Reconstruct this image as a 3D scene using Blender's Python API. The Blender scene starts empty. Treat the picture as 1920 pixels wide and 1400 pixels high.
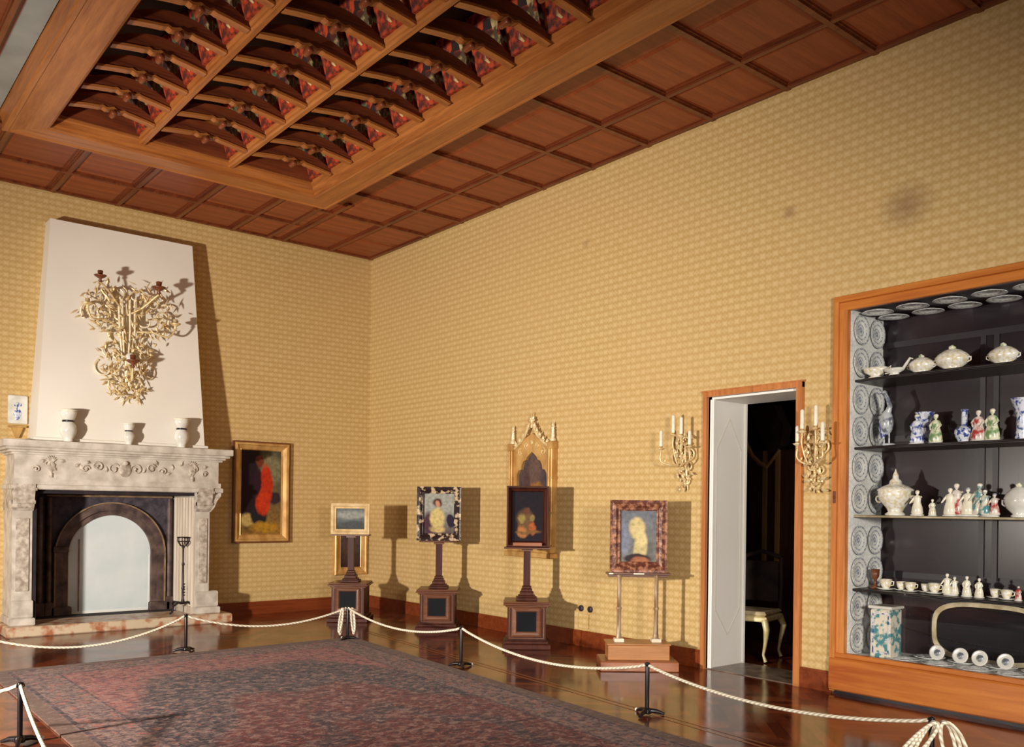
import bpy, math, random
from mathutils import Vector, Matrix
R = math.radians
PI = math.pi
rnd = random.Random(7)
scene = bpy.context.scene
COL = scene.collection

# ------------------------------------------------------------------ camera
YAW, ROLL = R(39.44), R(0.702)
fw = Vector((math.sin(YAW), math.cos(YAW), 0))
r0 = Vector((math.cos(YAW), -math.sin(YAW), 0))
up0 = Vector((0, 0, 1))
rt = r0 * math.cos(ROLL) + up0 * math.sin(ROLL)
up = -r0 * math.sin(ROLL) + up0 * math.cos(ROLL)
CAM = Vector((-6.734, 0, 1.5))
cd = bpy.data.cameras.new('camera')
cam = bpy.data.objects.new('camera', cd)
COL.objects.link(cam)
cam.matrix_world = Matrix(((rt.x, up.x, -fw.x, CAM.x), (rt.y, up.y, -fw.y, CAM.y),
                           (rt.z, up.z, -fw.z, CAM.z), (0, 0, 0, 1)))
cd.sensor_width = 36
cd.lens = 1657.6 / 1920 * 36
cd.shift_x = -4 / 1920
cd.shift_y = 251.7 / 1920
cd.clip_start = 0.05
scene.camera = cam

# ------------------------------------------------------------------ world, lights, exposure
w = bpy.data.worlds.new('world')
scene.world = w
w.use_nodes = True
w.node_tree.nodes['Background'].inputs[0].default_value = (0.5, 0.55, 0.7, 1)
w.node_tree.nodes['Background'].inputs[1].default_value = 0.05
scene.view_settings.view_transform = 'Standard'
scene.view_settings.look = 'None'
scene.view_settings.exposure = 0.28
scene.view_settings.gamma = 1.0


def lamp(name, kind, loc, target, power, color, size=0.2, **kw):
    d = bpy.data.lights.new(name, kind)
    d.energy = power
    d.color = color
    if kind == 'AREA':
        d.shape = 'RECTANGLE'
        d.size = size
        d.size_y = kw.get('size_y', size)
    elif kind == 'SPOT':
        d.shadow_soft_size = size
        d.spot_size = R(kw.get('cone', 120))
        d.spot_blend = kw.get('blend', 0.6)
    else:
        d.shadow_soft_size = size
    o = bpy.data.objects.new(name, d)
    COL.objects.link(o)
    o.location = loc
    o.rotation_euler = (Vector(target) - Vector(loc)).to_track_quat('-Z', 'Y').to_euler()
    return o


# photographer's flood lamp standing left of the view, soft umbrella behind the camera, daylight from the left
lamp('flood_lamp', 'SPOT', (-9.2, 5.6, 1.65), (-1.2, 9.4, 1.1), 2700, (1.0, 0.92, 0.81), 0.15, cone=108, blend=1.0)
lamp('umbrella_lamp', 'SPOT', (-6.1, -2.6, 2.1), (0.0, 4.4, 1.0), 1850, (1.0, 0.93, 0.83), 0.4, cone=60, blend=1.0)
lamp('window_daylight', 'AREA', (-9.8, 1.4, 2.8), (0, 8.0, 2.2), 80, (0.95, 0.95, 1.0), 4.0, size_y=2.4)

lamp('next_room_fill', 'POINT', (1.6, 3.2, 2.7), (1.6, 3.2, 0), 9, (1.0, 0.8, 0.6), 0.15)  # unseen light added to lift the cabinet beyond the doorway
# unseen fill light added behind the far upright to brighten the display case
lamp('case_fill_light', 'AREA', (0.06, 1.30, 1.75), (0.35, 3.9, 1.75), 16, (1.0, 0.97, 0.92), 0.06, size_y=2.5)

# ------------------------------------------------------------------ materials
MATS = {}


def srgb(r, g, b):
    f = lambda c: c / 12.92 if c <= 0.04045 else ((c + 0.055) / 1.055) ** 2.4
    return (f(r / 255), f(g / 255), f(b / 255), 1)


class NT:
    def __init__(self, name):
        self.m = bpy.data.materials.new(name)
        self.m.use_nodes = True
        self.t = self.m.node_tree
        self.b = self.t.nodes['Principled BSDF']
        self.out = self.t.nodes['Material Output']
        self._obj = None

    def n(self, typ, **kw):
        nd = self.t.nodes.new(typ)
        for k, v in kw.items():
            setattr(nd, k, v)
        return nd

    def l(self, a, b):
        self.t.links.new(a, b)

    def setin(self, sock, v):
        if isinstance(v, bpy.types.NodeSocket):
            self.l(v, sock)
        else:
            sock.default_value = v

    def obj(self):
        if self._obj is None:
            self._obj = self.n('ShaderNodeTexCoord').outputs['Object']
        return self._obj

    def mapping(self, scale=(1, 1, 1), rot=(0, 0, 0), loc=(0, 0, 0), vec=None):
        m = self.n('ShaderNodeMapping')
        self.l(vec or self.obj(), m.inputs[0])
        m.inputs['Scale'].default_value = scale
        m.inputs['Rotation'].default_value = rot
        m.inputs['Location'].default_value = loc
        return m.outputs[0]

    def noise(self, scale=5, detail=4, vec=None, rough=0.5, dist=0.0, color=False):
        n = self.n('ShaderNodeTexNoise')
        self.l(vec or self.obj(), n.inputs['Vector'])
        n.inputs['Scale'].default_value = scale
        n.inputs['Detail'].default_value = detail
        n.inputs['Roughness'].default_value = rough
        n.inputs['Distortion'].default_value = dist
        return n.outputs['Color' if color else 'Fac']

    def math(self, op, a, b=0.0, clamp=False):
        n = self.n('ShaderNodeMath', operation=op, use_clamp=clamp)
        self.setin(n.inputs[0], a)
        if op not in ('SINE', 'COSINE', 'ABSOLUTE', 'SQRT', 'FRACT', 'FLOOR'):
            self.setin(n.inputs[1], b)
        return n.outputs[0]

    def vmath(self, op, a, b=None):
        n = self.n('ShaderNodeVectorMath', operation=op)
        self.setin(n.inputs[0], a)
        if b is not None:
            self.setin(n.inputs[1], b)
        return n.outputs['Value' if op in ('LENGTH', 'DISTANCE') else 'Vector']

    def ramp(self, fac, stops, interp='LINEAR'):
        n = self.n('ShaderNodeValToRGB')
        n.color_ramp.interpolation = interp
        e = n.color_ramp.elements
        while len(e) > 1:
            e.remove(e[-1])
        e[0].position = stops[0][0]
        e[0].color = stops[0][1]
        for p, c in stops[1:]:
            q = e.new(p)
            q.color = c
        self.l(fac, n.inputs[0])
        return n.outputs[0]

    def step(self, v, a, b, lo=0.0, hi=1.0):
        n = self.n('ShaderNodeMapRange')
        self.setin(n.inputs[0], v)
        n.inputs[1].default_value = a
        n.inputs[2].default_value = b
        n.inputs[3].default_value = lo
        n.inputs[4].default_value = hi
        n.clamp = True
        return n.outputs[0]

    def mix(self, fac, a, b, blend='MIX'):
        n = self.n('ShaderNodeMix', data_type='RGBA', blend_type=blend)
        self.setin(n.inputs[0], fac)
        self.setin(n.inputs[6], a)
        self.setin(n.inputs[7], b)
        return n.outputs[2]

    def sep(self, vec=None):
        n = self.n('ShaderNodeSeparateXYZ')
        self.l(vec or self.obj(), n.inputs[0])
        return n.outputs

    def base(self, c, rough=0.5, metal=0.0, spec=0.5, coat=0.0):
        self.setin(self.b.inputs['Base Color'], c)
        self.setin(self.b.inputs['Roughness'], rough)
        self.b.inputs['Metallic'].default_value = metal
        self.b.inputs['Specular IOR Level'].default_value = spec
        self.b.inputs['Coat Weight'].default_value = coat
        return self

    def bump(self, h, strength=0.3, dist=0.01):
        n = self.n('ShaderNodeBump')
        n.inputs['Strength'].default_value = strength
        n.inputs['Distance'].default_value = dist
        self.l(h, n.inputs['Height'])
        self.l(n.outputs[0], self.b.inputs['Normal'])
        return self


def mottled(name, c1, c2, scale=6, rough=0.5, metal=0.0, bump=0.0, stretch=(1, 1, 1), detail=5, spec=0.5, lo=0.35, hi=0.65, coat=0.0):
    k = NT(name)
    f = k.noise(scale, detail, k.mapping(stretch))
    k.base(k.mix(k.step(f, lo, hi), c1, c2), rough, metal, spec, coat)
    if bump:
        k.bump(f, bump)
    return k.m


def wood(name, c1, c2, axis='x', rough=0.4, scale=3.0, spec=0.4, rand=False, coat=0.0):
    k = NT(name)
    s = {'x': (0.35, 5, 5), 'y': (5, 0.35, 5), 'z': (5, 5, 0.35)}[axis]
    v = k.mapping(s)
    f = k.noise(scale, 6, v, 0.6, 0.6)
    g = k.noise(scale * 6, 3, v)
    f2 = k.math('ADD', k.math('MULTIPLY', f, 0.75), k.math('MULTIPLY', g, 0.25))
    c = k.mix(k.step(f2, 0.38, 0.62), c1, c2)
    blot = k.noise(0.8, 3)
    c = k.mix(k.step(blot, 0.35, 0.7, 0, 0.35), c, c2)
    if rand:
        oi = k.n('ShaderNodeObjectInfo').outputs['Random']
        c = k.mix(k.step(oi, 0, 1, 0, 0.45), c, c1)
    k.base(c, rough, 0, spec, coat)
    k.bump(g, 0.08, 0.005)
    return k.m


def painting(name, bg1, bg2, blobs, rough=0.5, warp=0.25, wscale=6.0, spec=0.12):
    """bg gradient bottom->top in local z (metres), blobs: (x, z, rx, rz, colour, softness)"""
    k = NT(name)
    o = k.obj()
    nz = k.noise(wscale, 3, None, 0.5, 0, True)
    off = k.vmath('MULTIPLY', k.vmath('SUBTRACT', nz, (0.5, 0.5, 0.5)), (warp, 0, warp))
    p = k.vmath('MULTIPLY', k.vmath('ADD', o, off), (1, 0, 1))
    s = k.sep(p)
    z0, z1, cb = bg1
    z2, ct = bg2
    c = k.mix(k.step(s[2], z0, z2), cb, ct)
    for (x, z, rx, rz, colr, soft) in blobs:
        soft *= 0.5
        d = k.vmath('LENGTH', k.vmath('MULTIPLY', k.vmath('SUBTRACT', p, (x, 0, z)), (1 / rx, 0, 1 / rz)))
        c = k.mix(k.step(d, 1 - soft, 1 + soft, 1, 0), c, colr)
    fine = k.noise(26, 5)
    c = k.mix(k.step(fine, 0.35, 0.7, 0, 0.42), c, (0.02, 0.012, 0.008, 1))
    k.base(c, rough, 0, spec)
    return k.m


def M(name):
    return MATS[name]


# wall damask: woven ogee lattice, world coordinates (x+y runs along either wall)
k = NT('damask_wall')
s = k.sep()
u = k.math('ADD', s[0], s[1])
P = 0.135
nz = k.noise(9, 3)
uu = k.math('MULTIPLY', u, 2 * PI / P)
zz = k.math('MULTIPLY', s[2], 2 * PI / P)
a = k.math('MULTIPLY', k.math('COSINE', uu), k.math('COSINE', zz))
b_ = k.math('COSINE', k.math('MULTIPLY', u, 6 * PI / P))
c_ = k.math('COSINE', k.math('MULTIPLY', s[2], 6 * PI / P))
row = k.math('COSINE', k.math('MULTIPLY', s[2], 4 * PI / P))
f = k.math('ADD', k.math('MULTIPLY', k.math('ABSOLUTE', a), 0.45), k.math('MULTIPLY', k.math('MULTIPLY', b_, c_), 0.2))
f = k.math('ADD', f, k.math('ADD', k.math('MULTIPLY', a, 0.22), k.math('MULTIPLY', row, 0.16)))
f = k.math('ADD', f, 0.2)
f = k.math('ADD', f, k.math('MULTIPLY', k.math('SUBTRACT', nz, 0.5), 0.5))
ptn = k.step(f, 0.1, 0.8)
dull = k.noise(0.55, 4)
base = k.mix(ptn, srgb(190, 158, 98), srgb(212, 185, 132))
base = k.mix(k.step(dull, 0.35, 0.7, 0, 0.25), base, srgb(204, 166, 116))
# dusty smudges left on the silk
for (sy, sz, rr, am) in ((3.405, 3.90, 0.17, 0.55), (4.454, 4.107, 0.06, 0.5), (7.0, 4.4, 0.05, 0.3)):
    d = k.vmath('LENGTH', k.vmath('MULTIPLY', k.vmath('SUBTRACT', k.obj(), (0, sy, sz)), (1, 0.85, 1)))
    base = k.mix(k.step(d, rr * 0.15, rr * 1.3, am, 0), base, srgb(120, 88, 70))
k.base(base, k.step(ptn, 0, 1, 0.62, 0.5), 0, 0.28)
k.b.inputs['Sheen Weight'].default_value = 0.08
k.bump(f, 0.12, 0.003)
MATS['wall'] = k.m

# parquet: herringbone strips, dark red brown varnish
k = NT('parquet')
s = k.sep()
band = k.math('FRACT', k.math('MULTIPLY', s[0], 1 / 1.1))
sel = k.math('GREATER_THAN', band, 0.5)


def bricks(rot):
    m = k.mapping((1, 1, 1), (0, 0, rot))
    n = k.n('ShaderNodeTexBrick')
    k.l(m, n.inputs['Vector'])
    n.inputs['Scale'].default_value = 1.0
    n.inputs['Brick Width'].default_value = 0.55
    n.inputs['Row Height'].default_value = 0.085
    n.inputs['Mortar Size'].default_value = 0.002
    n.inputs['Mortar Smooth'].default_value = 0.3
    n.inputs['Color1'].default_value = (0.0, 0, 0, 1)
    n.inputs['Color2'].default_value = (1, 1, 1, 1)
    n.inputs['Mortar'].default_value = (0.0, 0, 0, 1)
    return n


n1, n2 = bricks(R(45)), bricks(R(-45))
bc = k.mix(sel, n1.outputs[0], n2.outputs[0])
mt = k.mix(sel, n1.outputs[1], n2.outputs[1])
bv = k.n('ShaderNodeSeparateColor')
k.l(bc, bv.inputs[0])
g = k.noise(14, 5, k.mapping((1, 1, 1)))
base = k.mix(bv.outputs[0], srgb(70, 28, 18), srgb(138, 68, 36))
base = k.mix(k.step(g, 0.3, 0.75, 0, 0.35), base, srgb(64, 26, 18))
mv = k.n('ShaderNodeSeparateColor')
k.l(mt, mv.inputs[0])
base = k.mix(mv.outputs[0], base, srgb(28, 12, 10))
k.base(base, k.step(k.noise(3, 3), 0.3, 0.7, 0.10, 0.2), 0, 0.6)
k.bump(k.noise(5, 3), 0.05, 0.01)
MATS['parquet'] = k.m

# carpet (object coords = world metres)
k = NT('persian_carpet')
o = k.obj()
nzc = k.noise(7, 3, None, 0.5, 0, True)
p = k.vmath('ADD', o, k.vmath('MULTIPLY', k.vmath('SUBTRACT', nzc, (0.5, 0.5, 0.5)), (0.16, 0.16, 0)))
s = k.sep(p)
s0 = k.sep()
xr = k.math('ADD', k.math('MULTIPLY', s0[1], 0.084), -2.52)   # right edge x at this y
dr = k.math('SUBTRACT', xr, s0[0])
dl = k.math('SUBTRACT', s0[0], -5.36)
dt = k.math('SUBTRACT', 8.87, s0[1])
edge = k.math('MINIMUM', k.math('MINIMUM', dr, dl), dt)
fine = k.noise(26, 3, k.mapping((1, 1, 1)), 0.7)
med = k.noise(9, 4, None, 0.6)
flor = k.n('ShaderNodeTexVoronoi')
k.l(p, flor.inputs['Vector'])
flor.inputs['Scale'].default_value = 11
fl = flor.outputs['Distance']
tan = k.mix(k.step(fine, 0.42, 0.6), srgb(136, 106, 98), srgb(66, 44, 48))
tan = k.mix(k.step(fl, 0.22, 0.3, 1, 0), tan, srgb(150, 88, 76))
navy = k.mix(k.step(fine, 0.42, 0.62), srgb(24, 16, 30), srgb(98, 72, 74))
navy = k.mix(k.step(fl, 0.16, 0.24, 1, 0), navy, srgb(134, 74, 62))
red = k.mix(k.step(fine, 0.35, 0.65), srgb(116, 44, 34), srgb(80, 28, 28))
red = k.mix(k.step(fl, 0.1, 0.17, 1, 0), red, srgb(140, 96, 84))
pink = k.mix(k.step(fine, 0.4, 0.65), srgb(160, 92, 84), srgb(98, 60, 66))  # carpet pink, like the tan, lightened to include grazing daylight sheen
# lobed medallion and ring
cx_, cy_ = -3.55, 4.3
q = k.vmath('MULTIPLY', k.vmath('SUBTRACT', p, (cx_, cy_, 0)), (1 / 1.15, 1 / 2.35, 0))
qs = k.sep(q)
ang = k.n('ShaderNodeMath', operation='ARCTAN2')
k.l(qs[1], ang.inputs[0])
k.l(qs[0], ang.inputs[1])
lob = k.math('MULTIPLY', k.math('COSINE', k.math('MULTIPLY', ang.outputs[0], 8)), 0.07)
rad = k.math('ADD', k.vmath('LENGTH', q), lob)
field = k.mix(k.step(rad, 1.50, 1.58), navy, pink)
field = k.mix(k.step(rad, 0.98, 1.04, 1, 0), field, red)
field = k.mix(k.step(k.math('ABSOLUTE', k.math('SUBTRACT', rad, 0.55)), 0.05, 0.09, 0.7, 0), field, navy)
curl = k.noise(17, 3, k.mapping((0.9, 1, 1)), 0.6, 0.8)
field = k.mix(k.step(curl, 0.55, 0.59, 0, 0.55), field, srgb(160, 124, 112))
field = k.mix(k.step(curl, 0.41, 0.45, 0.65, 0), field, srgb(26, 16, 26))
# borders
st = k.math('SINE', k.math('MULTIPLY', edge, 2 * PI / 0.11))
bord = k.mix(k.step(st, 0.3, 0.8), tan, navy)
bord = k.mix(k.step(edge, 0.10, 0.12, 0, 1), srgb(96, 70, 58), bord)
bord = k.mix(k.step(k.math('ABSOLUTE', k.math('SUBTRACT', edge, 0.30)), 0.11, 0.14, 0.8, 0), bord, tan)
c = k.mix(k.step(edge, 0.46, 0.48), bord, field)
c = k.mix(k.step(k.noise(24, 3, k.mapping((0.6, 1, 1))), 0.5, 0.75, 0, 0.4), c, srgb(170, 140, 128))
k.base(c, 0.95, 0, 0.1)
k.b.inputs['Sheen Weight'].default_value = 0.05
k.bump(k.noise(60, 2), 0.5, 0.01)
MATS['carpet'] = k.m

MATS['ceil_panel'] = wood('ceiling_panel_wood', srgb(118, 50, 26), srgb(164, 84, 42), 'x', 0.42, rand=True)
MATS['ceil_beam_y'] = wood('ceiling_beam_wood_long', srgb(138, 76, 34), srgb(178, 112, 56), 'y', 0.36)
MATS['ceil_beam_x'] = wood('ceiling_beam_wood_cross', srgb(138, 76, 34), srgb(178, 112, 56), 'x', 0.36)
MATS['ceil_mould'] = wood('ceiling_moulding_wood', srgb(84, 38, 24), srgb(130, 66, 34), 'y', 0.35)
MATS['rib'] = wood('coffer_rib_wood', srgb(80, 34, 20), srgb(130, 64, 34), 'x', 0.45)
MATS['recess'] = mottled('coffer_dark_wood', srgb(26, 18, 24), srgb(52, 26, 24), 3, 0.7)
MATS['sheen_grey'] = mottled('daylight_sheen_grey', srgb(132, 142, 142), srgb(164, 174, 172), 1.5, 0.35)  # grey colour stands in for daylight reflected by the varnished beam
k = NT('painted_coffer')
vo = k.n('ShaderNodeTexVoronoi')
k.l(k.mapping((1, 9, 9)), vo.inputs['Vector'])
vo.inputs['Randomness'].default_value = 1.0
vo.inputs['Scale'].default_value = 1.0
cs = k.n('ShaderNodeSeparateColor')
k.l(vo.outputs['Color'], cs.inputs[0])
cc = k.ramp(cs.outputs[0], [(0, srgb(178, 62, 28)), (0.42, srgb(40, 30, 34)), (0.6, srgb(216, 190, 130)), (0.72, srgb(196, 70, 30)), (0.92, srgb(96, 118, 84))], 'CONSTANT')
cc = k.mix(k.step(k.noise(16, 4), 0.4, 0.58, 0.1, 0.9), cc, srgb(50, 28, 26))
k.base(cc, 0.6)
MATS['painted'] = k.m
MATS['base_wood'] = wood('baseboard_wood', srgb(104, 44, 22), srgb(134, 64, 30), 'x', 0.3)
MATS['casing'] = wood('door_casing_wood', srgb(162, 96, 50), srgb(200, 130, 74), 'z', 0.35)
MATS['case_wood'] = wood('case_wood', srgb(156, 74, 30), srgb(204, 128, 56), 'x', 0.3, 1.2)
MATS['case_wood_z'] = wood('case_wood_upright', srgb(170, 96, 42), srgb(206, 134, 66), 'z', 0.3)
MATS['inlay'] = wood('floor_inlay', srgb(112, 62, 34), srgb(150, 92, 50), 'y', 0.25)
MATS['white_paint'] = mottled('white_paint', srgb(238, 236, 228), srgb(244, 242, 236), 1.2, 0.5)
MATS['panel_line'] = mottled('white_paint_moulding', srgb(214, 208, 196), srgb(222, 218, 208), 2, 0.5)
MATS['plaster'] = mottled('hood_plaster', srgb(228, 222, 210), srgb(236, 231, 220), 0.8, 0.75)
MATS['stone'] = mottled('carved_limestone', srgb(176, 166, 154), srgb(212, 204, 192), 7, 0.65, bump=0.35)
MATS['stone_dk'] = mottled('carved_limestone_relief', srgb(150, 136, 122), srgb(206, 196, 182), 18, 0.7, bump=0.5)
MATS['marble'] = mottled('mottled_red_marble', srgb(172, 108, 76), srgb(206, 186, 158), 9, 0.35, lo=0.38, hi=0.55)
MATS['surround'] = mottled('dark_carved_surround', srgb(62, 46, 46), srgb(110, 88, 80), 8, 0.55, bump=0.3)
MATS['spandrel'] = mottled('dark_slate_spandrel', srgb(52, 46, 56), srgb(84, 74, 84), 16, 0.6, bump=0.5)
MATS['bead'] = mottled('bronze_bead', srgb(120, 96, 74), srgb(160, 132, 100), 10, 0.4)
MATS['screen'] = mottled('pale_fire_screen', srgb(212, 222, 224), srgb(226, 232, 232), 2.5, 0.5)
MATS['fireback'] = mottled('sooty_brick', srgb(26, 22, 30), srgb(46, 36, 40), 6, 0.9)
MATS['flute'] = mottled('fluted_stone', srgb(176, 158, 140), srgb(208, 196, 178), 5, 0.6, stretch=(6, 6, 0.3))
MATS['iron'] = mottled('wrought_iron', srgb(40, 34, 38), srgb(66, 56, 58), 12, 0.45, metal=0.6)
MATS['gilt'] = mottled('gilt_bronze', srgb(206, 172, 116), srgb(240, 222, 176), 22, 0.42, metal=0.3, bump=0.4)
MATS['gilt_pale'] = mottled('pale_gilt_bronze', srgb(224, 202, 160), srgb(244, 236, 210), 20, 0.45, metal=0.12, bump=0.4)
MATS['gilt_wood'] = mottled('gilded_wood', srgb(178, 132, 72), srgb(216, 174, 108), 9, 0.38, metal=0.3, bump=0.15, stretch=(1, 1, 0.5))
MATS['gilt_cream'] = mottled('worn_cream_gilding', srgb(206, 172, 116), srgb(234, 210, 164), 9, 0.4, metal=0.1)
MATS['frame_brown'] = wood('frame_dark_edge', srgb(90, 48, 30), srgb(120, 68, 40), 'z', 0.35)
MATS['easel'] = wood('dark_walnut', srgb(52, 24, 20), srgb(82, 42, 30), 'z', 0.45, spec=0.2)
MATS['easel_mould'] = wood('walnut_moulding', srgb(84, 48, 34), srgb(118, 74, 50), 'x', 0.32)
MATS['black_panel'] = mottled('black_inset', srgb(8, 10, 16), srgb(14, 18, 26), 4, 0.6, spec=0.15)
MATS['step_wood'] = wood('plinth_oak', srgb(158, 102, 58), srgb(190, 134, 82), 'x', 0.35)
MATS['step_wood_dk'] = wood('plinth_oak_dark', srgb(122, 66, 38), srgb(156, 94, 56), 'x', 0.3)
MATS['silver_wood'] = mottled('pale_turned_wood', srgb(120, 88, 62), srgb(190, 164, 130), 9, 0.35, stretch=(5, 5, 0.5))
MATS['white_block'] = mottled('ivory_block', srgb(216, 206, 180), srgb(232, 224, 200), 6, 0.4)
MATS['porcelain'] = mottled('white_porcelain', srgb(206, 204, 194), srgb(232, 230, 222), 10, 0.18, spec=0.6)
MATS['porc_cream'] = mottled('cream_porcelain', srgb(226, 218, 190), srgb(240, 234, 214), 24, 0.2, lo=0.3, hi=0.5)
MATS['black_glaze'] = mottled('dark_glaze', srgb(30, 26, 34), srgb(60, 50, 56), 20, 0.3)
for nm, ca, cb2, sc in (('blue_white', (52, 76, 150), (222, 226, 236), 30), ('famille_green', (112, 150, 96), (226, 224, 196), 20),
                        ('famille_red', (176, 60, 56), (226, 216, 206), 18), ('polychrome_teal', (70, 140, 146), (226, 218, 200), 20),
                        ('grey_bird', (96, 104, 116), (190, 194, 198), 20), ('gold_white', (222, 208, 170), (240, 237, 228), 40)):
    MATS[nm] = mottled(nm + '_glaze', srgb(*ca), srgb(*cb2), sc, 0.22, lo=0.42, hi=0.54, spec=0.6)
# lace pattern plates
k = NT('plate_decor')
o = k.obj()
rd = k.vmath('LENGTH', o)
ring = k.math('SINE', k.math('MULTIPLY', rd, 2 * PI / 0.035))
nf = k.noise(60, 3)
fac = k.math('MULTIPLY', k.step(ring, 0.1, 0.7), k.step(nf, 0.4, 0.55))
fac = k.math('MAXIMUM', fac, k.math('MULTIPLY', k.step(rd, 0.02, 0.035, 1, 0), k.step(nf, 0.38, 0.5)))
k.base(k.mix(fac, srgb(236, 236, 230), srgb(140, 150, 168)), 0.2, 0, 0.6)
MATS['plate'] = k.m
k = NT('lace_panel')
vv = k.n('ShaderNodeTexVoronoi', feature='DISTANCE_TO_EDGE')
k.l(k.obj(), vv.inputs['Vector'])
vv.inputs['Scale'].default_value = 22
f1 = k.step(vv.outputs['Distance'], 0.02, 0.09, 1, 0)
k.base(k.mix(k.math('MULTIPLY', f1, 0.35), srgb(240, 240, 235), srgb(160, 166, 172)), 0.4)
MATS['lace'] = k.m
MATS['case_back'] = mottled('case_back_mirror_dark', srgb(22, 17, 26), srgb(44, 35, 38), 1.6, 0.25, stretch=(1, 1, 0.6), spec=0.4)  # dark mottling stands in for the room reflected in the mirror back
MATS['case_dark'] = mottled('case_dark_finish', srgb(18, 16, 24), srgb(34, 28, 36), 3, 0.4)  # toe kick, top panel and the bars of the mullion reflection
MATS['case_shelf'] = mottled('case_shelf_dark', srgb(14, 12, 16), srgb(34, 28, 30), 5, 0.4)
MATS['shelf_edge'] = mottled('shelf_brass_edge', srgb(168, 152, 116), srgb(214, 202, 168), 10, 0.3, metal=0.3)
k = NT('case_glass')
gl = k.n('ShaderNodeBsdfGlossy')
gl.inputs['Roughness'].default_value = 0.02
tr = k.n('ShaderNodeBsdfTransparent')
fr = k.n('ShaderNodeLayerWeight')
fr.inputs[0].default_value = 0.5
mx = k.n('ShaderNodeMixShader')
k.l(k.math('ADD', k.math('MULTIPLY', k.math('POWER', fr.outputs['Facing'], 5.0), 0.9), 0.035), mx.inputs[0])
k.l(tr.outputs[0], mx.inputs[1])
k.l(gl.outputs[0], mx.inputs[2])
k.l(mx.outputs[0], k.out.inputs[0])
MATS['glass'] = k.m
MATS['post'] = mottled('black_lacquer', srgb(22, 18, 22), srgb(38, 30, 32), 6, 0.3, metal=0.3)
k = NT('white_cord')
wv = k.n('ShaderNodeTexWave', wave_type='BANDS', bands_direction='DIAGONAL')
k.l(k.obj(), wv.inputs['Vector'])
wv.inputs['Scale'].default_value = 18
k.base(k.mix(wv.outputs['Fac'], srgb(190, 176, 150), srgb(246, 240, 222)), 0.7, 0, 0.2)
k.bump(wv.outputs['Fac'], 0.4, 0.004)
MATS['cord'] = k.m
MATS['chair_gilt'] = mottled('chair_cream_gilt', srgb(196, 176, 116), srgb(232, 220, 170), 12, 0.35, metal=0.1)
MATS['chair_fabric'] = mottled('chair_brocade', srgb(170, 150, 116), srgb(206, 190, 150), 14, 0.8)
MATS['dark_cloth'] = mottled('dark_brown_cloth', srgb(34, 22, 20), srgb(62, 44, 36), 7, 0.8)
MATS['dim_wood'] = wood('dim_cabinet_wood', srgb(58, 32, 24), srgb(92, 58, 40), 'z', 0.4)
MATS['dim_gilt'] = wood('dim_gilt_upright', srgb(150, 112, 72), srgb(190, 150, 100), 'z', 0.4)
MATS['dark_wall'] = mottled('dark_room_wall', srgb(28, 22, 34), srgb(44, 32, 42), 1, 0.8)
MATS['threshold'] = mottled('threshold_marble', srgb(84, 66, 58), srgb(140, 120, 104), 6, 0.3)
MATS['room_paint'] = mottled('plain_plaster', srgb(150, 130, 100), srgb(170, 148, 116), 1, 0.8)
MATS['plastic'] = mottled('dark_socket', srgb(36, 32, 44), srgb(60, 50, 58), 8, 0.4)


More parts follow.
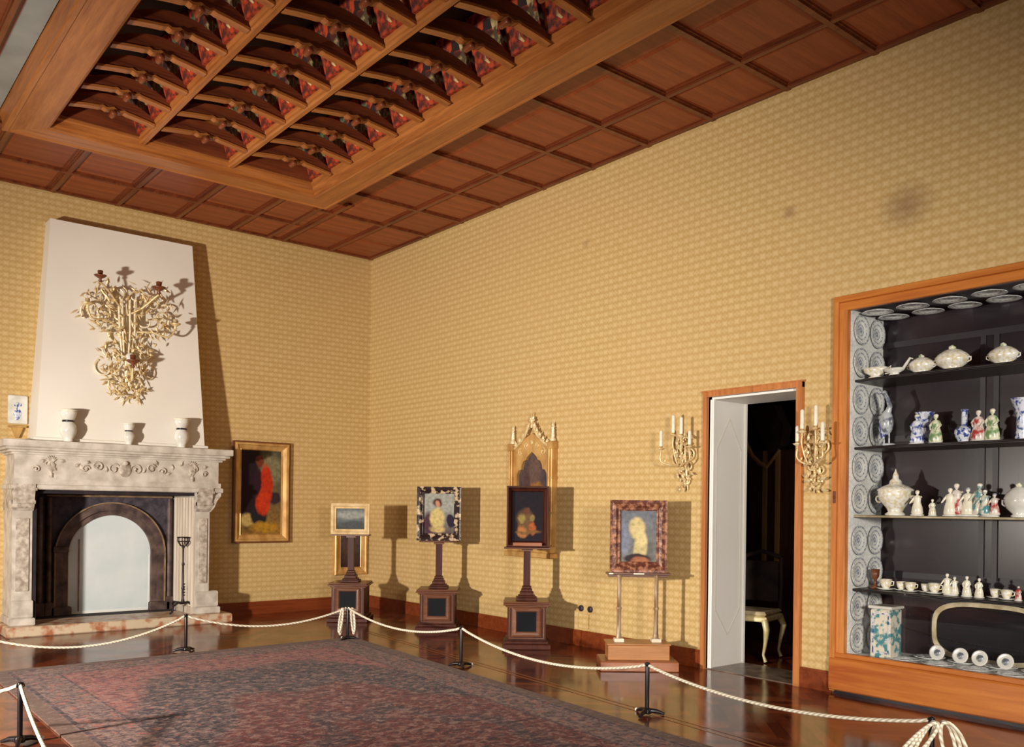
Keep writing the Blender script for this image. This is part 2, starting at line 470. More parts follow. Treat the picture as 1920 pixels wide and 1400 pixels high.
# ------------------------------------------------------------------ mesh builder
class MB:
    def __init__(self, mat=None):
        self.v, self.f, self.s = [], [], []
        self.T = Matrix.Identity(4)

    def add(self, vs, fs, smooth=False):
        o = len(self.v)
        self.v += [tuple(self.T @ Vector(p)) for p in vs]
        self.f += [tuple(i + o for i in q) for q in fs]
        self.s += [smooth] * len(fs)
        return self

    def box(self, x0, x1, y0, y1, z0, z1):
        x0, x1 = sorted((x0, x1)); y0, y1 = sorted((y0, y1)); z0, z1 = sorted((z0, z1))
        return self.add([(x0, y0, z0), (x1, y0, z0), (x1, y1, z0), (x0, y1, z0), (x0, y0, z1), (x1, y0, z1), (x1, y1, z1), (x0, y1, z1)],
                        [(0, 3, 2, 1), (4, 5, 6, 7), (0, 1, 5, 4), (1, 2, 6, 5), (2, 3, 7, 6), (3, 0, 4, 7)])

    def bbox(self, x0, x1, y0, y1, z0, z1, b=0.005):
        """box with chamfered vertical and horizontal edges (two stacked insets)"""
        x0, x1 = sorted((x0, x1)); y0, y1 = sorted((y0, y1)); z0, z1 = sorted((z0, z1))
        R4 = lambda i, z: [(x0 + i, y0 + i, z), (x1 - i, y0 + i, z), (x1 - i, y1 - i, z), (x0 + i, y1 - i, z)]
        vs = R4(b, z0) + R4(0, z0 + b) + R4(0, z1 - b) + R4(b, z1)
        fs = [(3, 2, 1, 0), (12, 13, 14, 15)]
        for r in range(3):
            for i in range(4):
                j = (i + 1) % 4
                fs.append((r * 4 + i, r * 4 + j, r * 4 + 4 + j, r * 4 + 4 + i))
        return self.add(vs, fs)

    def prism(self, pts, ax, a, b, smooth=False):
        """closed 2d polygon extruded along axis ax between a and b; pts are the two other coords in xyz order"""
        def put(p, t):
            return {'x': (t, p[0], p[1]), 'y': (p[0], t, p[1]), 'z': (p[0], p[1], t)}[ax]
        n = len(pts)
        vs = [put(p, a) for p in pts] + [put(p, b) for p in pts]
        fs = [(i, (i + 1) % n, n + (i + 1) % n, n + i) for i in range(n)]
        self.add(vs, fs, smooth)
        return self.add(vs, [tuple(range(n))[::-1], tuple(range(n, 2 * n))])

    def ring_prism(self, outer, inner, y0, y1):
        """open strip between two equally long polylines in xz, extruded in y"""
        n = len(outer)
        vs = [(p[0], y0, p[1]) for p in outer] + [(p[0], y0, p[1]) for p in inner] + \
             [(p[0], y1, p[1]) for p in outer] + [(p[0], y1, p[1]) for p in inner]
        fs = []
        for i in range(n - 1):
            fs += [(i, i + 1, n + i + 1, n + i), (2 * n + i, 3 * n + i, 3 * n + i + 1, 2 * n + i + 1),
                   (i, 2 * n + i, 2 * n + i + 1, i + 1), (n + i, n + i + 1, 3 * n + i + 1, 3 * n + i)]
        fs += [(0, n, 3 * n, 2 * n), (n - 1, 3 * n - 1, 4 * n - 1, 2 * n - 1)]
        return self.add(vs, fs)

    def lathe(self, prof, seg=20, c=(0, 0, 0), sx=1, sy=1):
        vs, fs = [], []
        m = len(prof)
        for (r, z) in prof:
            for i in range(seg):
                t = 2 * PI * i / seg
                vs.append((c[0] + r * sx * math.cos(t), c[1] + r * sy * math.sin(t), c[2] + z))
        for j in range(m - 1):
            for i in range(seg):
                i2 = (i + 1) % seg
                fs.append((j * seg + i, j * seg + i2, (j + 1) * seg + i2, (j + 1) * seg + i))
        self.add(vs, fs, True)
        self.add(vs[:seg], [tuple(range(seg))[::-1]])
        return self.add(vs[-seg:], [tuple(range(seg))])

    def ball(self, c, r, sx=1, sy=1, sz=1, seg=12, rings=8):
        prof = [(r * math.sin(PI * j / rings) * 1.0 + (1e-5), -r * math.cos(PI * j / rings) * sz) for j in range(rings + 1)]
        return self.lathe(prof, seg, c, sx, sy)

    def tube(self, pts, rad, seg=8, cap=True):
        pts = [Vector(p) for p in pts]
        n = len(pts)
        if not hasattr(rad, '__len__'):
            rad = [rad] * n
        vs, fs = [], []
        ref = None
        for i, p in enumerate(pts):
            d = (pts[min(i + 1, n - 1)] - pts[max(i - 1, 0)])
            if d.length < 1e-9:
                d = Vector((0, 0, 1))
            d.normalize()
            if ref is None:
                ref = Vector((0, 0, 1)) if abs(d.z) < 0.9 else Vector((1, 0, 0))
            a = d.cross(ref)
            if a.length < 1e-5:
                a = d.cross(Vector((1, 0.3, 0.1)))
            a.normalize()
            b = d.cross(a).normalized()
            ref = b.cross(d).normalized() * -1 if False else ref - d * ref.dot(d)
            if ref.length < 1e-5:
                ref = b.copy()
            ref.normalize()
            for j in range(seg):
                t = 2 * PI * j / seg
                vs.append(tuple(p + (a * math.cos(t) + b * math.sin(t)) * rad[i]))
        for i in range(n - 1):
            for j in range(seg):
                j2 = (j + 1) % seg
                fs.append((i * seg + j, i * seg + j2, (i + 1) * seg + j2, (i + 1) * seg + j))
        self.add(vs, fs, True)
        if cap:
            self.add(vs[:seg], [tuple(range(seg))[::-1]])
            self.add(vs[-seg:], [tuple(range(seg))])
        return self

    def frame(self, x0, x1, z0, z1, prof, y0=0.0):
        """mitred frame in the xz plane: prof closed loop of (outward offset, y)"""
        n = len(prof)
        cs = []
        for (o, y) in prof:
            cs.append([(x0 - o, y0 + y, z0 - o), (x1 + o, y0 + y, z0 - o), (x1 + o, y0 + y, z1 + o), (x0 - o, y0 + y, z1 + o)])
        vs = [cs[i][c] for c in range(4) for i in range(n)]
        fs = []
        for c in range(4):
            d = (c + 1) % 4
            for i in range(n):
                j = (i + 1) % n
                fs.append((c * n + i, c * n + j, d * n + j, d * n + i))
        return self.add(vs, fs)

    def scroll(self, c, ra, rb, a0, a1, r0=0.012, r1=0.004, y0=0.0, y1=0.0, seg=6, n=16, ball=True, flip=1):
        pts, rad = [], []
        for i in range(n + 1):
            t = i / n
            a = a0 + (a1 - a0) * t
            rr = ra + (rb - ra) * t
            pts.append((c[0] + flip * rr * math.cos(a), y0 + (y1 - y0) * t, c[1] + rr * math.sin(a)))
            rad.append(r0 + (r1 - r0) * t)
        self.tube(pts, rad, seg)
        if ball:
            self.ball(pts[-1], r1 * 2.0, seg=8, rings=5)
        return self

    def leaf(self, p, ang, L, wd, th=0.012, flip=1):
        """pointed bulging leaf in the xz plane starting at p in direction ang"""
        ca, sa = math.cos(ang), math.sin(ang)
        pts = [(0, 0), (0.3, 0.5), (0.6, 0.42), (1.0, 0), (0.6, -0.42), (0.3, -0.5)]
        vs = []
        for (a, b) in pts:
            x, z = a * L, b * wd
            vs.append((p[0] + flip * (x * ca - z * sa), p[1], p[2] + x * sa + z * ca))
        x = 0.45 * L
        vs.append((p[0] + flip * x * ca, p[1] - th, p[2] + x * sa))
        vs.append((p[0] + flip * x * ca, p[1] + th * 0.5, p[2] + x * sa))
        fs = [(i, (i + 1) % 6, 6) for i in range(6)] + [((i + 1) % 6, i, 7) for i in range(6)]
        return self.add(vs, fs)

    def build(self, name, mat, parent=None, loc=None, rotz=0.0):
        me = bpy.data.meshes.new(name)
        me.from_pydata(self.v, [], self.f)
        me.materials.append(MATS[mat] if isinstance(mat, str) else mat)
        me.polygons.foreach_set('use_smooth', self.s)
        me.update()
        me.validate()
        o = bpy.data.objects.new(name, me)
        COL.objects.link(o)
        if parent is not None:
            o.parent = parent
        if loc is not None:
            o.location = loc
        o.rotation_euler = (0, 0, rotz)
        return o


def empty(name, loc, rotz=0.0):
    o = bpy.data.objects.new(name, None)
    o.empty_display_size = 0.1
    COL.objects.link(o)
    o.location = loc
    o.rotation_euler = (0, 0, rotz)
    return o


def tag(o, label=None, cat=None, group=None, kind=None):
    if label: o['label'] = label
    if cat: o['category'] = cat
    if group: o['group'] = group
    if kind: o['kind'] = kind
    return o


def thing(name, loc, rotz, label, cat, group=None):
    return tag(empty(name, loc, rotz), label, cat, group)


def copy_tree(o, parent=None):
    c = o.copy()
    COL.objects.link(c)
    c.parent = parent
    for ch in list(o.children):
        copy_tree(ch, c)
    return c


def struct(o, label=None):
    o['kind'] = 'structure'
    if label: o['label'] = label
    return o


YB, ZC = 11.624, 5.209
RW = R(-90)          # right-wall things: local x = towards the viewer's right, local -y = into the room
FACE = -YAW          # free standing easels face the camera position


def atlat(lat, depth, z=0.0):
    p = CAM + r0 * lat + fw * depth
    return (p.x, p.y, z)


# ------------------------------------------------------------------ room shell
XL, YF = -10.2, -4.2
m = MB().box(XL, 5.2, YF, YB + 0.9, -0.12, 0)
struct(m.build('floor', 'parquet'), 'dark red brown varnished herringbone parquet')
# right wall with doorway and niche for the display case (reveal walls give the wall its thickness)
DY0, DY1, DZ = 4.344, 5.30, 2.566      # doorway
NY0, NY1, NZ = 1.2, 3.90, 3.20         # case niche
m = MB()
TW = 0.56
m.box(0, TW, DY1, YB + 0.4, 0, ZC + 0.1)
m.box(0, TW, DY0, DY1, DZ, ZC + 0.1)
m.box(0, TW, NY1, DY0, 0, ZC + 0.1)
m.box(0, TW + 0.1, NY0, NY1, NZ, ZC + 0.1)
m.box(0, TW + 0.1, YF, NY0, 0, ZC + 0.1)
m.box(TW + 0.06, TW + 0.1, NY0, NY1, 0, NZ)
struct(m.build('wall_right', 'wall'), 'long wall hung with yellow patterned silk')
FX0, FX1, FZ = -4.56, -2.76, 1.64      # firebox opening in back wall
m = MB()
m.box(XL, FX0, YB, YB + 0.42, 0, ZC + 0.1)
m.box(FX1, 0, YB, YB + 0.42, 0, ZC + 0.1)
m.box(FX0, FX1, YB, YB + 0.42, FZ, ZC + 0.1)
m.box(FX0 - 0.3, FX1 + 0.3, YB + 0.42, YB + 0.5, 0, 2.0)
struct(m.build('wall_back', 'wall'), 'end wall hung with yellow patterned silk behind the fireplace')
struct(MB().box(XL - 0.15, XL, YF, YB, 0, ZC + 0.1).build('wall_left', 'room_paint'))
struct(MB().box(XL, 0, YF - 0.15, YF, 0, ZC + 0.1).build('wall_front', 'room_paint'))

# dark neighbouring room
m = MB()
m.box(5.0, 5.1, 2.0, 9.0, 0, 3.4)
m.box(TW, 5.1, 8.9, 9.0, 0, 3.4)
m.box(TW + 0.1, 5.1, 2.0, 2.1, 0, 3.4)
m.box(TW, 5.1, 2.0, 9.0, 3.4, 3.5)
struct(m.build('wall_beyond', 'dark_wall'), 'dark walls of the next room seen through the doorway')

# door casing and reveal
d = struct(empty('door_1', (0, 5.30, 0)), 'tall open doorway with thin orange wood casing and white panelled reveal')
d.rotation_euler = (0, 0, RW)
W_ = DY1 - DY0
m = MB()
m.box(-0.045, 0, -0.035, 0.02, 0, DZ + 0.045)
m.box(W_, W_ + 0.06, -0.035, 0.02, 0, DZ + 0.045)
m.box(-0.045, W_ + 0.06, -0.037, 0.02, DZ, DZ + 0.05)
m.box(-0.055, W_ + 0.07, -0.045, 0.0, DZ + 0.045, DZ + 0.06)
m.build('door_casing', 'casing', d)
m = MB().box(0, 0.02, 0.02, TW, 0, DZ).box(W_ - 0.02, W_, 0.02, TW, 0, DZ).box(0, W_, 0.02, TW, DZ - 0.02, DZ)
m.box(0.02, 0.035, 0.03, 0.055, 0.0, DZ - 0.02).box(0.02, 0.035, TW - 0.03, TW - 0.005, 0, DZ - 0.02)
rv = m.build('reveal_panelling', 'white_paint', d)
m = MB()
hexa = [(0.10, 0.55), (0.29, 0.30), (0.48, 0.55), (0.48, 2.08), (0.29, 2.38), (0.10, 2.08), (0.10, 0.55)]
for a, b in zip(hexa[:-1], hexa[1:]):
    m.tube([(0.022, a[0], a[1]), (0.022, b[0], b[1])], 0.006, 6)
m.build('panel_moulding', 'panel_line', rv)
MB().box(0, W_, 0.0, TW, 0.0, 0.006).build('threshold', 'threshold', d)

# baseboards
def board(name, x0, x1, y0, y1):
    m = MB().box(x0, x1, y0, y1, 0, 0.15)
    if abs(x1 - x0) > abs(y1 - y0):
        m.box(x0, x1, y0 + 0.008, y1, 0.15, 0.17)
    else:
        m.box(x0 + 0.008, x1, y0, y1, 0.15, 0.17)
    return struct(m.build(name, 'base_wood'))


board('baseboard_back', -2.44, -0.022, YB - 0.022, YB)
board('baseboard_back_left', XL, -4.86, YB - 0.022, YB)
board('baseboard_right', -0.022, 0, 5.35, YB)
board('baseboard_right_near', -0.022, 0, 3.99, 4.285)
# pale bead where silk meets the ceiling, and the bead in the corner
struct(MB().box(-0.012, 0, YF, YB, ZC - 0.02, ZC - 0.002).build('trim_1', 'gilt_cream'), 'thin pale bead along top of right wall')
struct(MB().box(XL, 0, YB - 0.012, YB, ZC - 0.02, ZC - 0.002).build('trim_2', 'gilt_cream'), 'thin pale bead along top of end wall')
# inlaid strips in the floor beside the rug
m = MB()
for o in (0.0, 0.07):
    m.add([(-1.42 + o, 9.2 + o, 0.0015), (-1.39 + o, 9.2 + o, 0.0015), (-2.17 + o, 0.5, 0.0015), (-2.20 + o, 0.5, 0.0015)], [(0, 3, 2, 1)])
struct(m.build('trim_3', 'inlay'), 'thin lighter inlay lines in parquet beside the carpet')

# ------------------------------------------------------------------ ceiling
ce = struct(empty('ceiling', (0, 0, ZC)), 'dark coffered wood ceiling with a deep carved centre')
IX0, IX1, IY0, IY1 = -4.80, -2.20, 1.97, 9.19


def cz(m):
    m.T = Matrix.Translation((0, 0, -ZC))
    return m


m = cz(MB())
e = 0.50
m.box(IX1 + 0.3, 0, YF, YB, ZC, ZC + 0.06)
m.box(XL, IX0 - 0.3, YF, YB, ZC, ZC + 0.06)
m.box(IX0 - 0.3, IX1 + 0.3, IY1 + 0.3, YB, ZC, ZC + 0.06)
m.box(IX0 - 0.3, IX1 + 0.3, YF, IY0 - 0.3, ZC, ZC + 0.06)
m.build('soffit_board', 'ceil_panel', ce)
m = cz(MB()).box(IX0 - 0.3, IX1 + 0.3, IY0 - 0.3, IY1 + 0.3, 5.62, 5.68)
m.build('recess_board', 'recess', ce)

prof = [(0, 5.66), (0, 5.12), (0.035, 5.105), (0.045, 5.075), (0.075, 5.06), (0.075, 5.035), (0.10, 5.03), (0.105, 5.02), (0.345, 5.02), (0.355, 5.012), (0.375, 5.012), (0.385, 5.02), (0.385, 5.07), (0.42, 5.10), (0.46, 5.13), (0.48, 5.17), (0.50, ZC + 0.01)]
profL = [(0, 5.66), (0, 5.12), (0.02, 5.105), (0.03, 5.06), (0.05, 5.03), (0.07, 5.02), (0.34, 5.02), (0.35, 5.012), (0.385, 5.012), (0.395, 5.02), (0.395, 5.10), (0.42, ZC + 0.01)]


def cornersat(o, oL=None):
    oL = o if oL is None else oL
    return [(IX0 - oL, IY0 - o), (IX1 + o, IY0 - o), (IX1 + o, IY1 + o), (IX0 - oL, IY1 + o)]


for side, (a, b, mat) in enumerate(((0, 1, 'ceil_beam_x'), (1, 2, 'ceil_beam_y'), (2, 3, 'ceil_beam_x'), (3, 0, 'ceil_beam_y'))):
    pr = profL if side == 3 else prof
    m = cz(MB())
    n = len(pr)
    vs = []
    for (o, z) in pr:
        c = cornersat(o)
        vs.append((c[a][0], c[a][1], z))
    for (o, z) in pr:
        c = cornersat(o)
        vs.append((c[b][0], c[b][1], z))
    m.add(vs, [(i, i + 1, n + i + 1, n + i) for i in range(n - 1)])
    m.build('beam', mat, ce)

# long dividers
DIV = (-4.02, -3.11)
for x in DIV:
    m = cz(MB())
    m.prism([(x - 0.045, 5.62), (x - 0.045, 5.14), (x - 0.035, 5.12), (x - 0.035, 5.10), (x - 0.02, 5.085), (x + 0.02, 5.085), (x + 0.035, 5.10), (x + 0.035, 5.12), (x + 0.045, 5.14), (x + 0.045, 5.62)], 'y', IY0 - 0.05, IY1 + 0.05)
    m.build('divider', 'ceil_beam_y', ce)
# carved ribs across each bay, knobs, painted side panels
bays = [(IX0, DIV[0] - 0.04), (DIV[0] + 0.04, DIV[1] - 0.04), (DIV[1] + 0.04, IX1)]


def rib_mesh(wd):
    m = MB()
    n = 24
    low, top = [], []
    for i in range(n + 1):
        t = i / n
        x = -wd / 2 + wd * t
        s_ = 1 - abs(2 * t - 1)
        zl = -0.005 + 0.045 * math.sin(PI * t)
        if 0.36 < t < 0.64:      # scalloped notch either side of the knob
            zl += 0.02 * (1 + math.cos((t - 0.5) / 0.14 * PI * 2)) * 0.5 - 0.01
        zt = 0.05 + 0.125 * math.sin(PI * t) ** 0.8
        low.append((x, zl)); top.append((x, zt))
    m.prism(low + top[::-1], 'y', -0.028, 0.028)
    # moulded fillet along the lower edge
    return m, low


def knob_mesh():
    m = MB()
    m.T = Matrix.Rotation(R(90), 4, 'X')
    m.lathe([(0.001, -0.055), (0.022, -0.055), (0.027, -0.045), (0.027, 0.045), (0.022, 0.055), (0.001, 0.055)], 12)
    return m


rib0 = {}
for bi, (x0, x1) in enumerate(bays):
    for kk in range(1, 16):
        y = IY1 - 0.447 * kk
        if bi not in rib0:
            rm, low = rib_mesh(x1 - x0)
            rb = rm.build('rib', 'rib', ce)
            MB().ring_prism([(x, z + 0.016) for x, z in low], [(x, z - 0.005) for x, z in low], -0.038, 0.038).build('fillet', 'ceil_beam_x', rb)
            kb = knob_mesh().build('knob', 'ceil_mould', rb)
            kb.location = (0, -0.005, 0.008)
            rib0[bi] = rb
            o = rb
        else:
            o = rib0[bi].copy(); COL.objects.link(o); o.parent = ce
            for ch_ in rib0[bi].children:
                c = ch_.copy(); COL.objects.link(c); c.parent = o
        o.location = ((x0 + x1) / 2, y, 5.10 - ZC)
pp = MB().add([(-0.03, -0.2, 0), (-0.03, 0.2, 0), (-0.16, 0.2, 0.44), (-0.16, -0.2, 0.44), (0.0, -0.2, 0), (0.0, 0.2, 0), (0.0, 0.2, 0.46), (0.0, -0.2, 0.46)],
              [(0, 1, 2, 3), (4, 7, 6, 5), (0, 4, 5, 1), (3, 2, 6, 7), (0, 3, 7, 4), (1, 5, 6, 2)])
pm = None
for bi, (x0, x1) in enumerate(bays):
    for kk in range(0, 14):
        y = IY1 - 0.447 * (kk + 0.5)
        if pm is None:
            pm = pp.build('painted_panel', 'painted', ce); o = pm
            tag(pm, 'panel painted with red and cream figures')
        else:
            o = pm.copy(); COL.objects.link(o); o.parent = ce
        o.location = (x1 - 0.003, y, 5.16 - ZC)
# small arcade board behind the last rib
MB().box(IX0, IX1, -0.02, 0.0, 0, 0.3).build('recess_end_board', 'rib', ce).location = (0, IY1 - 0.012, 5.14 - ZC)

# soffit mouldings and panels
def mould(axis, a, b, c, wd=0.075):
    m = cz(MB())
    for (h, dz) in ((wd / 2, 0.014), (wd * 0.28, 0.032)):
        if axis == 'y':
            m.box(c - h, c + h, a, b, ZC - dz, ZC + 0.001)
        else:
            m.box(a, b, c - h, c + h, ZC - dz - 0.0013, ZC + 0.0005)
    return m


XR = IX1 + 0.5     # outer edge of right beam  (-1.70)
YBm = IY1 + 0.5    # outer edge of back beam   (9.69)
for c, a, b in ((-0.70, YF, YB), (-0.04, YF, YB), (XR + 0.05, YF, YB)):
    mould('y', a, b, c, 0.08).build('moulding', 'ceil_mould', ce)
for c in (YB - 0.04, YB - 0.794, YBm + 0.02):
    mould('x', XL, -1.6 if c < YB - 0.5 else 0, c, 0.08).build('moulding', 'ceil_mould', ce)
ys = [3.67 + 0.805 * k_ for k_ in range(-3, 10)]
for y in ys:
    if y > YB - 0.9: continue
    mould('x', XR, 0, y, 0.085).build('cross_moulding', 'ceil_mould', ce)
xs = [-0.70 - 0.727 * k_ for k_ in range(1, 9)]
for x in xs:
    mould('y', YBm, YB, x, 0.087).build('cross_moulding', 'ceil_mould', ce)
# fielded panels
pan0 = {}


def panel(x0, x1, y0, y1):
    sx, sy = round(x1 - x0 - 0.12, 3), round(y1 - y0 - 0.12, 3)
    key = (sx, sy)
    if key not in pan0:
        m = MB()
        a, b = sx / 2, sy / 2
        m.add([(-a, -b, 0), (a, -b, 0), (a, b, 0), (-a, b, 0), (-a + 0.03, -b + 0.03, -0.012), (a - 0.03, -b + 0.03, -0.012), (a - 0.03, b - 0.03, -0.012), (-a + 0.03, b - 0.03, -0.012)],
              [(0, 1, 5, 4), (1, 2, 6, 5), (2, 3, 7, 6), (3, 0, 4, 7), (4, 5, 6, 7)])
        o = m.build('ceiling_panel', 'ceil_panel', ce)
        pan0[key] = o
    else:
        o = pan0[key].copy(); COL.objects.link(o); o.parent = ce
    o.location = ((x0 + x1) / 2, (y0 + y1) / 2, -0.001)


yj = [y for y in ys if y < YB - 0.9 and y > 1.2] + [YB - 0.794]
for y0, y1 in zip(yj[:-1], yj[1:]):
    panel(-0.70, 0, y0, y1)
    panel(-1.42, -0.70, y0, y1)
xj = [-0.70] + xs
panel(-0.7, 0, YB - 0.794, YB)
for xa, xb in zip(xj[:-1], xj[1:]):
    panel(xb, xa, YB - 0.794, YB)
    if xa < -1.0: panel(xb, xa, YBm + 0.02, YB - 0.794)
# left soffit: daylight sheen coloured in as a grey strip along the beam, wood beyond
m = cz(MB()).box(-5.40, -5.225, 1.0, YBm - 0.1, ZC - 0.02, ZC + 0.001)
tag(m.build('daylight_sheen_strip', 'sheen_grey', ce), 'grey strip along left beam coloured as daylight sheen')
mould('y', 1.0, YBm, -5.46, 0.07).build('moulding', 'ceil_mould', ce)

# ------------------------------------------------------------------ fireplace
FP = (-3.62, 11.10, 0)
fp = thing('fireplace', FP, 0, 'carved grey stone fireplace with tapered white chimney hood against end wall', 'fireplace')
fx = lambda x: x - FP[0]
fy = lambda y: y - FP[1]
FT = Matrix.Translation((-FP[0], -FP[1], 0))


def F():
    m = MB(); m.T = FT
    return m


YP = YB - 0.001
m = F().bbox(-4.87, -2.34, 10.97, YP, 0.0, 0.115, 0.012)
m.build('hearth', 'marble', fp)
m = F().box(FX0, FX1, YB - 0.02, YB + 0.40, 0.0, 0.11)
m.build('firebox_floor', 'fireback', fp)
# legs
for (xa, xb, side) in ((-4.80, -4.60, 0), (-2.76, -2.59, 1)):
    m = F()
    m.box(xa, xb, 11.12, YP, 0.115, 1.42)
    lg = m.build('leg', 'stone', fp)
    m = F()
    x0, x1 = (xa - 0.02, xb + 0.03) if side == 0 else (xa - 0.01, xb + 0.13)
    m.bbox(x0, x1, 11.07, YP, 0.115, 0.20, 0.01)
    m.bbox(x0 + 0.015, x1 - 0.02, 11.09, YP, 0.20, 0.40, 0.012)
    m.build('plinth', 'stone', lg)
    m = F()
    m.bbox(xa + 0.035, xb - 0.035, 11.105, 11.13, 0.5, 1.32, 0.008)
    m.build('sunk_panel', 'stone_dk', lg)
    # scroll console under the frieze
    m = F()
    x1c = xb + (0.13 if side else 0.02)
    pts = [(11.12, 1.40), (11.08, 1.44), (11.06, 1.52), (11.04, 1.60), (11.02, 1.66), (11.02, 1.70), (YP, 1.70), (YP, 1.40)]
    m.prism(pts, 'x', xa - 0.01, xb + 0.01)
    if side:
        m.prism([(xb, 1.40), (xb + 0.05, 1.46), (xb + 0.08, 1.54), (x1c, 1.60), (x1c, 1.70), (xb, 1.70)], 'y', 11.08, YP)
    m.tube([(xa - 0.01, 11.085, 1.50), (xb + 0.02, 11.085, 1.50)], 0.026, 12)
    m.tube([(xa - 0.01, 11.05, 1.645), (xb + 0.03, 11.05, 1.645)], 0.022, 12)
    m.build('console', 'stone_dk', lg)
# lintel and frieze
m = F()
m.bbox(-4.83, -2.45, 11.04, YP, 1.64, 1.70, 0.01)
m.box(-4.81, -2.47, 11.07, YP, 1.70, 1.76)
m.box(-4.79, -2.49, 11.10, YP, 1.76, 2.03)
fz = m.build('frieze', 'stone', fp)
m = F()
yb = 11.10
cx0 = -3.62
for fl in (1, -1):
    for (dx, dz, ra, rb, a0, a1) in ((0.13, 0.0, 0.075, 0.02, R(200), R(-200)), (0.30, 0.02, 0.06, 0.015, R(20), R(400)), (0.44, -0.01, 0.05, 0.012, R(180), R(-180)),
                                     (0.83, 0.03, 0.05, 0.012, R(200), R(-150)), (0.95, -0.03, 0.04, 0.01, R(20), R(380))):
        m.scroll((cx0 + fl * dx, 1.90 + dz), ra, rb, a0, a1, 0.013, 0.008, yb, yb - 0.015, flip=fl)
    for j in range(9):
        m.leaf((cx0 + fl * (0.2 + 0.09 * j), yb - 0.004, 1.86 + 0.05 * (j % 3)), rnd.uniform(0, PI), 0.08, 0.045, 0.018, flip=fl)
m.ball((cx0, yb, 1.90), 0.075, 1, 0.35, 1.25)
m.ball((cx0, yb - 0.02, 1.97), 0.03, 1, 0.8, 1)
m.build('carved_relief', 'stone_dk', fz)
for x in (-4.42, -2.82):
    m = F()
    m.lathe([(0.001, -0.09), (0.03, -0.085), (0.012, -0.06), (0.045, 0.0), (0.05, 0.03), (0.03, 0.05), (0.04, 0.06), (0.001, 0.065)], 12, (x, yb, 1.90), 1, 0.5)
    for a in range(7):
        m.leaf((x, yb - 0.01, 1.96), R(30 + 20 * a), 0.075, 0.03, 0.014)
    m.tube([(x, yb, 1.78), (x, yb, 1.83)], 0.02, 8)
    m.build('carved_urn', 'stone_dk', fz)
# cornice shelf
m = F()
for (o, z0, z1) in ((0.03, 2.03, 2.055), (0.06, 2.055, 2.08), (0.10, 2.08, 2.11), (0.13, 2.11, 2.19)):
    m.bbox(-4.79 - o, -2.49 + o + 0.01, 11.10 - o, YP, z0, z1, 0.006)
m.build('mantel_shelf', 'stone', fp)
# hood
m = F()
y0, y1 = 11.15, 11.39
m.add([(-4.57, y0, 2.19), (-2.65, y0, 2.19), (-2.65, YP, 2.19), (-4.57, YP, 2.19), (-4.40, y1, 4.80), (-2.755, y1, 4.80), (-2.755, YP, 4.80), (-4.40, YP, 4.80)],
      [(0, 3, 2, 1), (4, 5, 6, 7), (0, 1, 5, 4), (1, 2, 6, 5), (2, 3, 7, 6), (3, 0, 4, 7)])
hood = m.build('hood', 'plaster', fp)
m = F()
m.bbox(-4.60, -2.62, 11.12, YP, 2.19, 2.235, 0.006)
m.build('hood_base_moulding', 'plaster', hood)
# jambs of the firebox
m = F()
m.box(-2.765, -2.755, 11.13, YB + 0.40, 0.11, 1.64)
for j in range(7):
    y = 11.20 + j * 0.105
    m.tube([(-2.768, y, 0.16), (-2.768, y, 1.58)], 0.026, 10)
m.box(-2.80, -2.755, 11.16, YB + 0.36, 0.11, 0.2)
m.build('fluted_jamb', 'flute', fp)
m = F().box(-4.60, -4.555, 11.13, YB + 0.40, 0.11, 1.64).box(FX0, FX1, 11.16, YB + 0.4, 1.60, 1.645)
m.build('dark_jamb', 'fireback', fp)
# arched inner surround, front face at y ~ 11.93
yA = 11.90
m = F()
ACX, AR, ASZ = -3.545, 0.50, 0.845


def arc(r, n=28, zb=0.11, xc=None):
    xc = ACX if xc is None else xc
    pts = [(xc - r, zb)]
    for i in range(n + 1):
        t = PI - PI * i / n
        pts.append((xc + r * math.cos(t), ASZ + r * math.sin(t)))
    pts.append((xc + r, zb))
    return pts


def rectarc(x0, x1, zt, n=28, zb=0.11):
    pts = [(x0, zb)]
    for i in range(n + 1):
        t = PI - PI * i / n
        c, s_ = math.cos(t), math.sin(t)
        kx = (x1 - ACX) / max(c, 1e-6) if c > 0.0001 else ((x0 - ACX) / min(c, -1e-6) if c < -0.0001 else 1e9)
        kz = (zt - ASZ) / max(s_, 1e-6)
        kk = min(kx, kz)
        pts.append((ACX + kk * c, ASZ + kk * s_))
    pts.append((x1, zb))
    return pts


m.ring_prism(rectarc(-4.55, -2.77, 1.60), arc(0.64), yA + 0.04, yA + 0.12)
sp = m.build('arch_spandrel', 'spandrel', fp)
m = F()
m.ring_prism(arc(0.66), arc(0.56), yA + 0.0, yA + 0.06)
m.ring_prism(arc(0.56), arc(0.50), yA + 0.03, yA + 0.12)
for (xa, xb) in ((-4.53, -4.44), (-4.42, -4.33), (-4.30, -4.23), (-2.86, -2.79)):
    m.tube([((xa + xb) / 2, yA + 0.02, 0.28), ((xa + xb) / 2, yA + 0.02, 1.56)], (xb - xa) / 2, 12)
    m.bbox(xa - 0.012, xb + 0.012, yA - 0.06, yA + 0.05, 0.11, 0.28, 0.01)
m.bbox(-4.24, -4.02, yA - 0.06, yA + 0.04, 0.11, 0.22, 0.01)
m.bbox(-3.08, -2.84, yA - 0.06, yA + 0.04, 0.11, 0.22, 0.01)
m.bbox(-4.22, -4.05, yA - 0.03, yA + 0.04, 0.88, 0.96, 0.01)
m.build('arch_moulding', 'surround', fp)
m = F()
pr_o, pr_i = arc(0.665), arc(0.648)
m.ring_prism(pr_o, pr_i, yA - 0.02, yA + 0.02)
m.tube([(-4.30, yA - 0.0, 1.585), (-2.80, yA - 0.0, 1.585)], 0.016, 6)
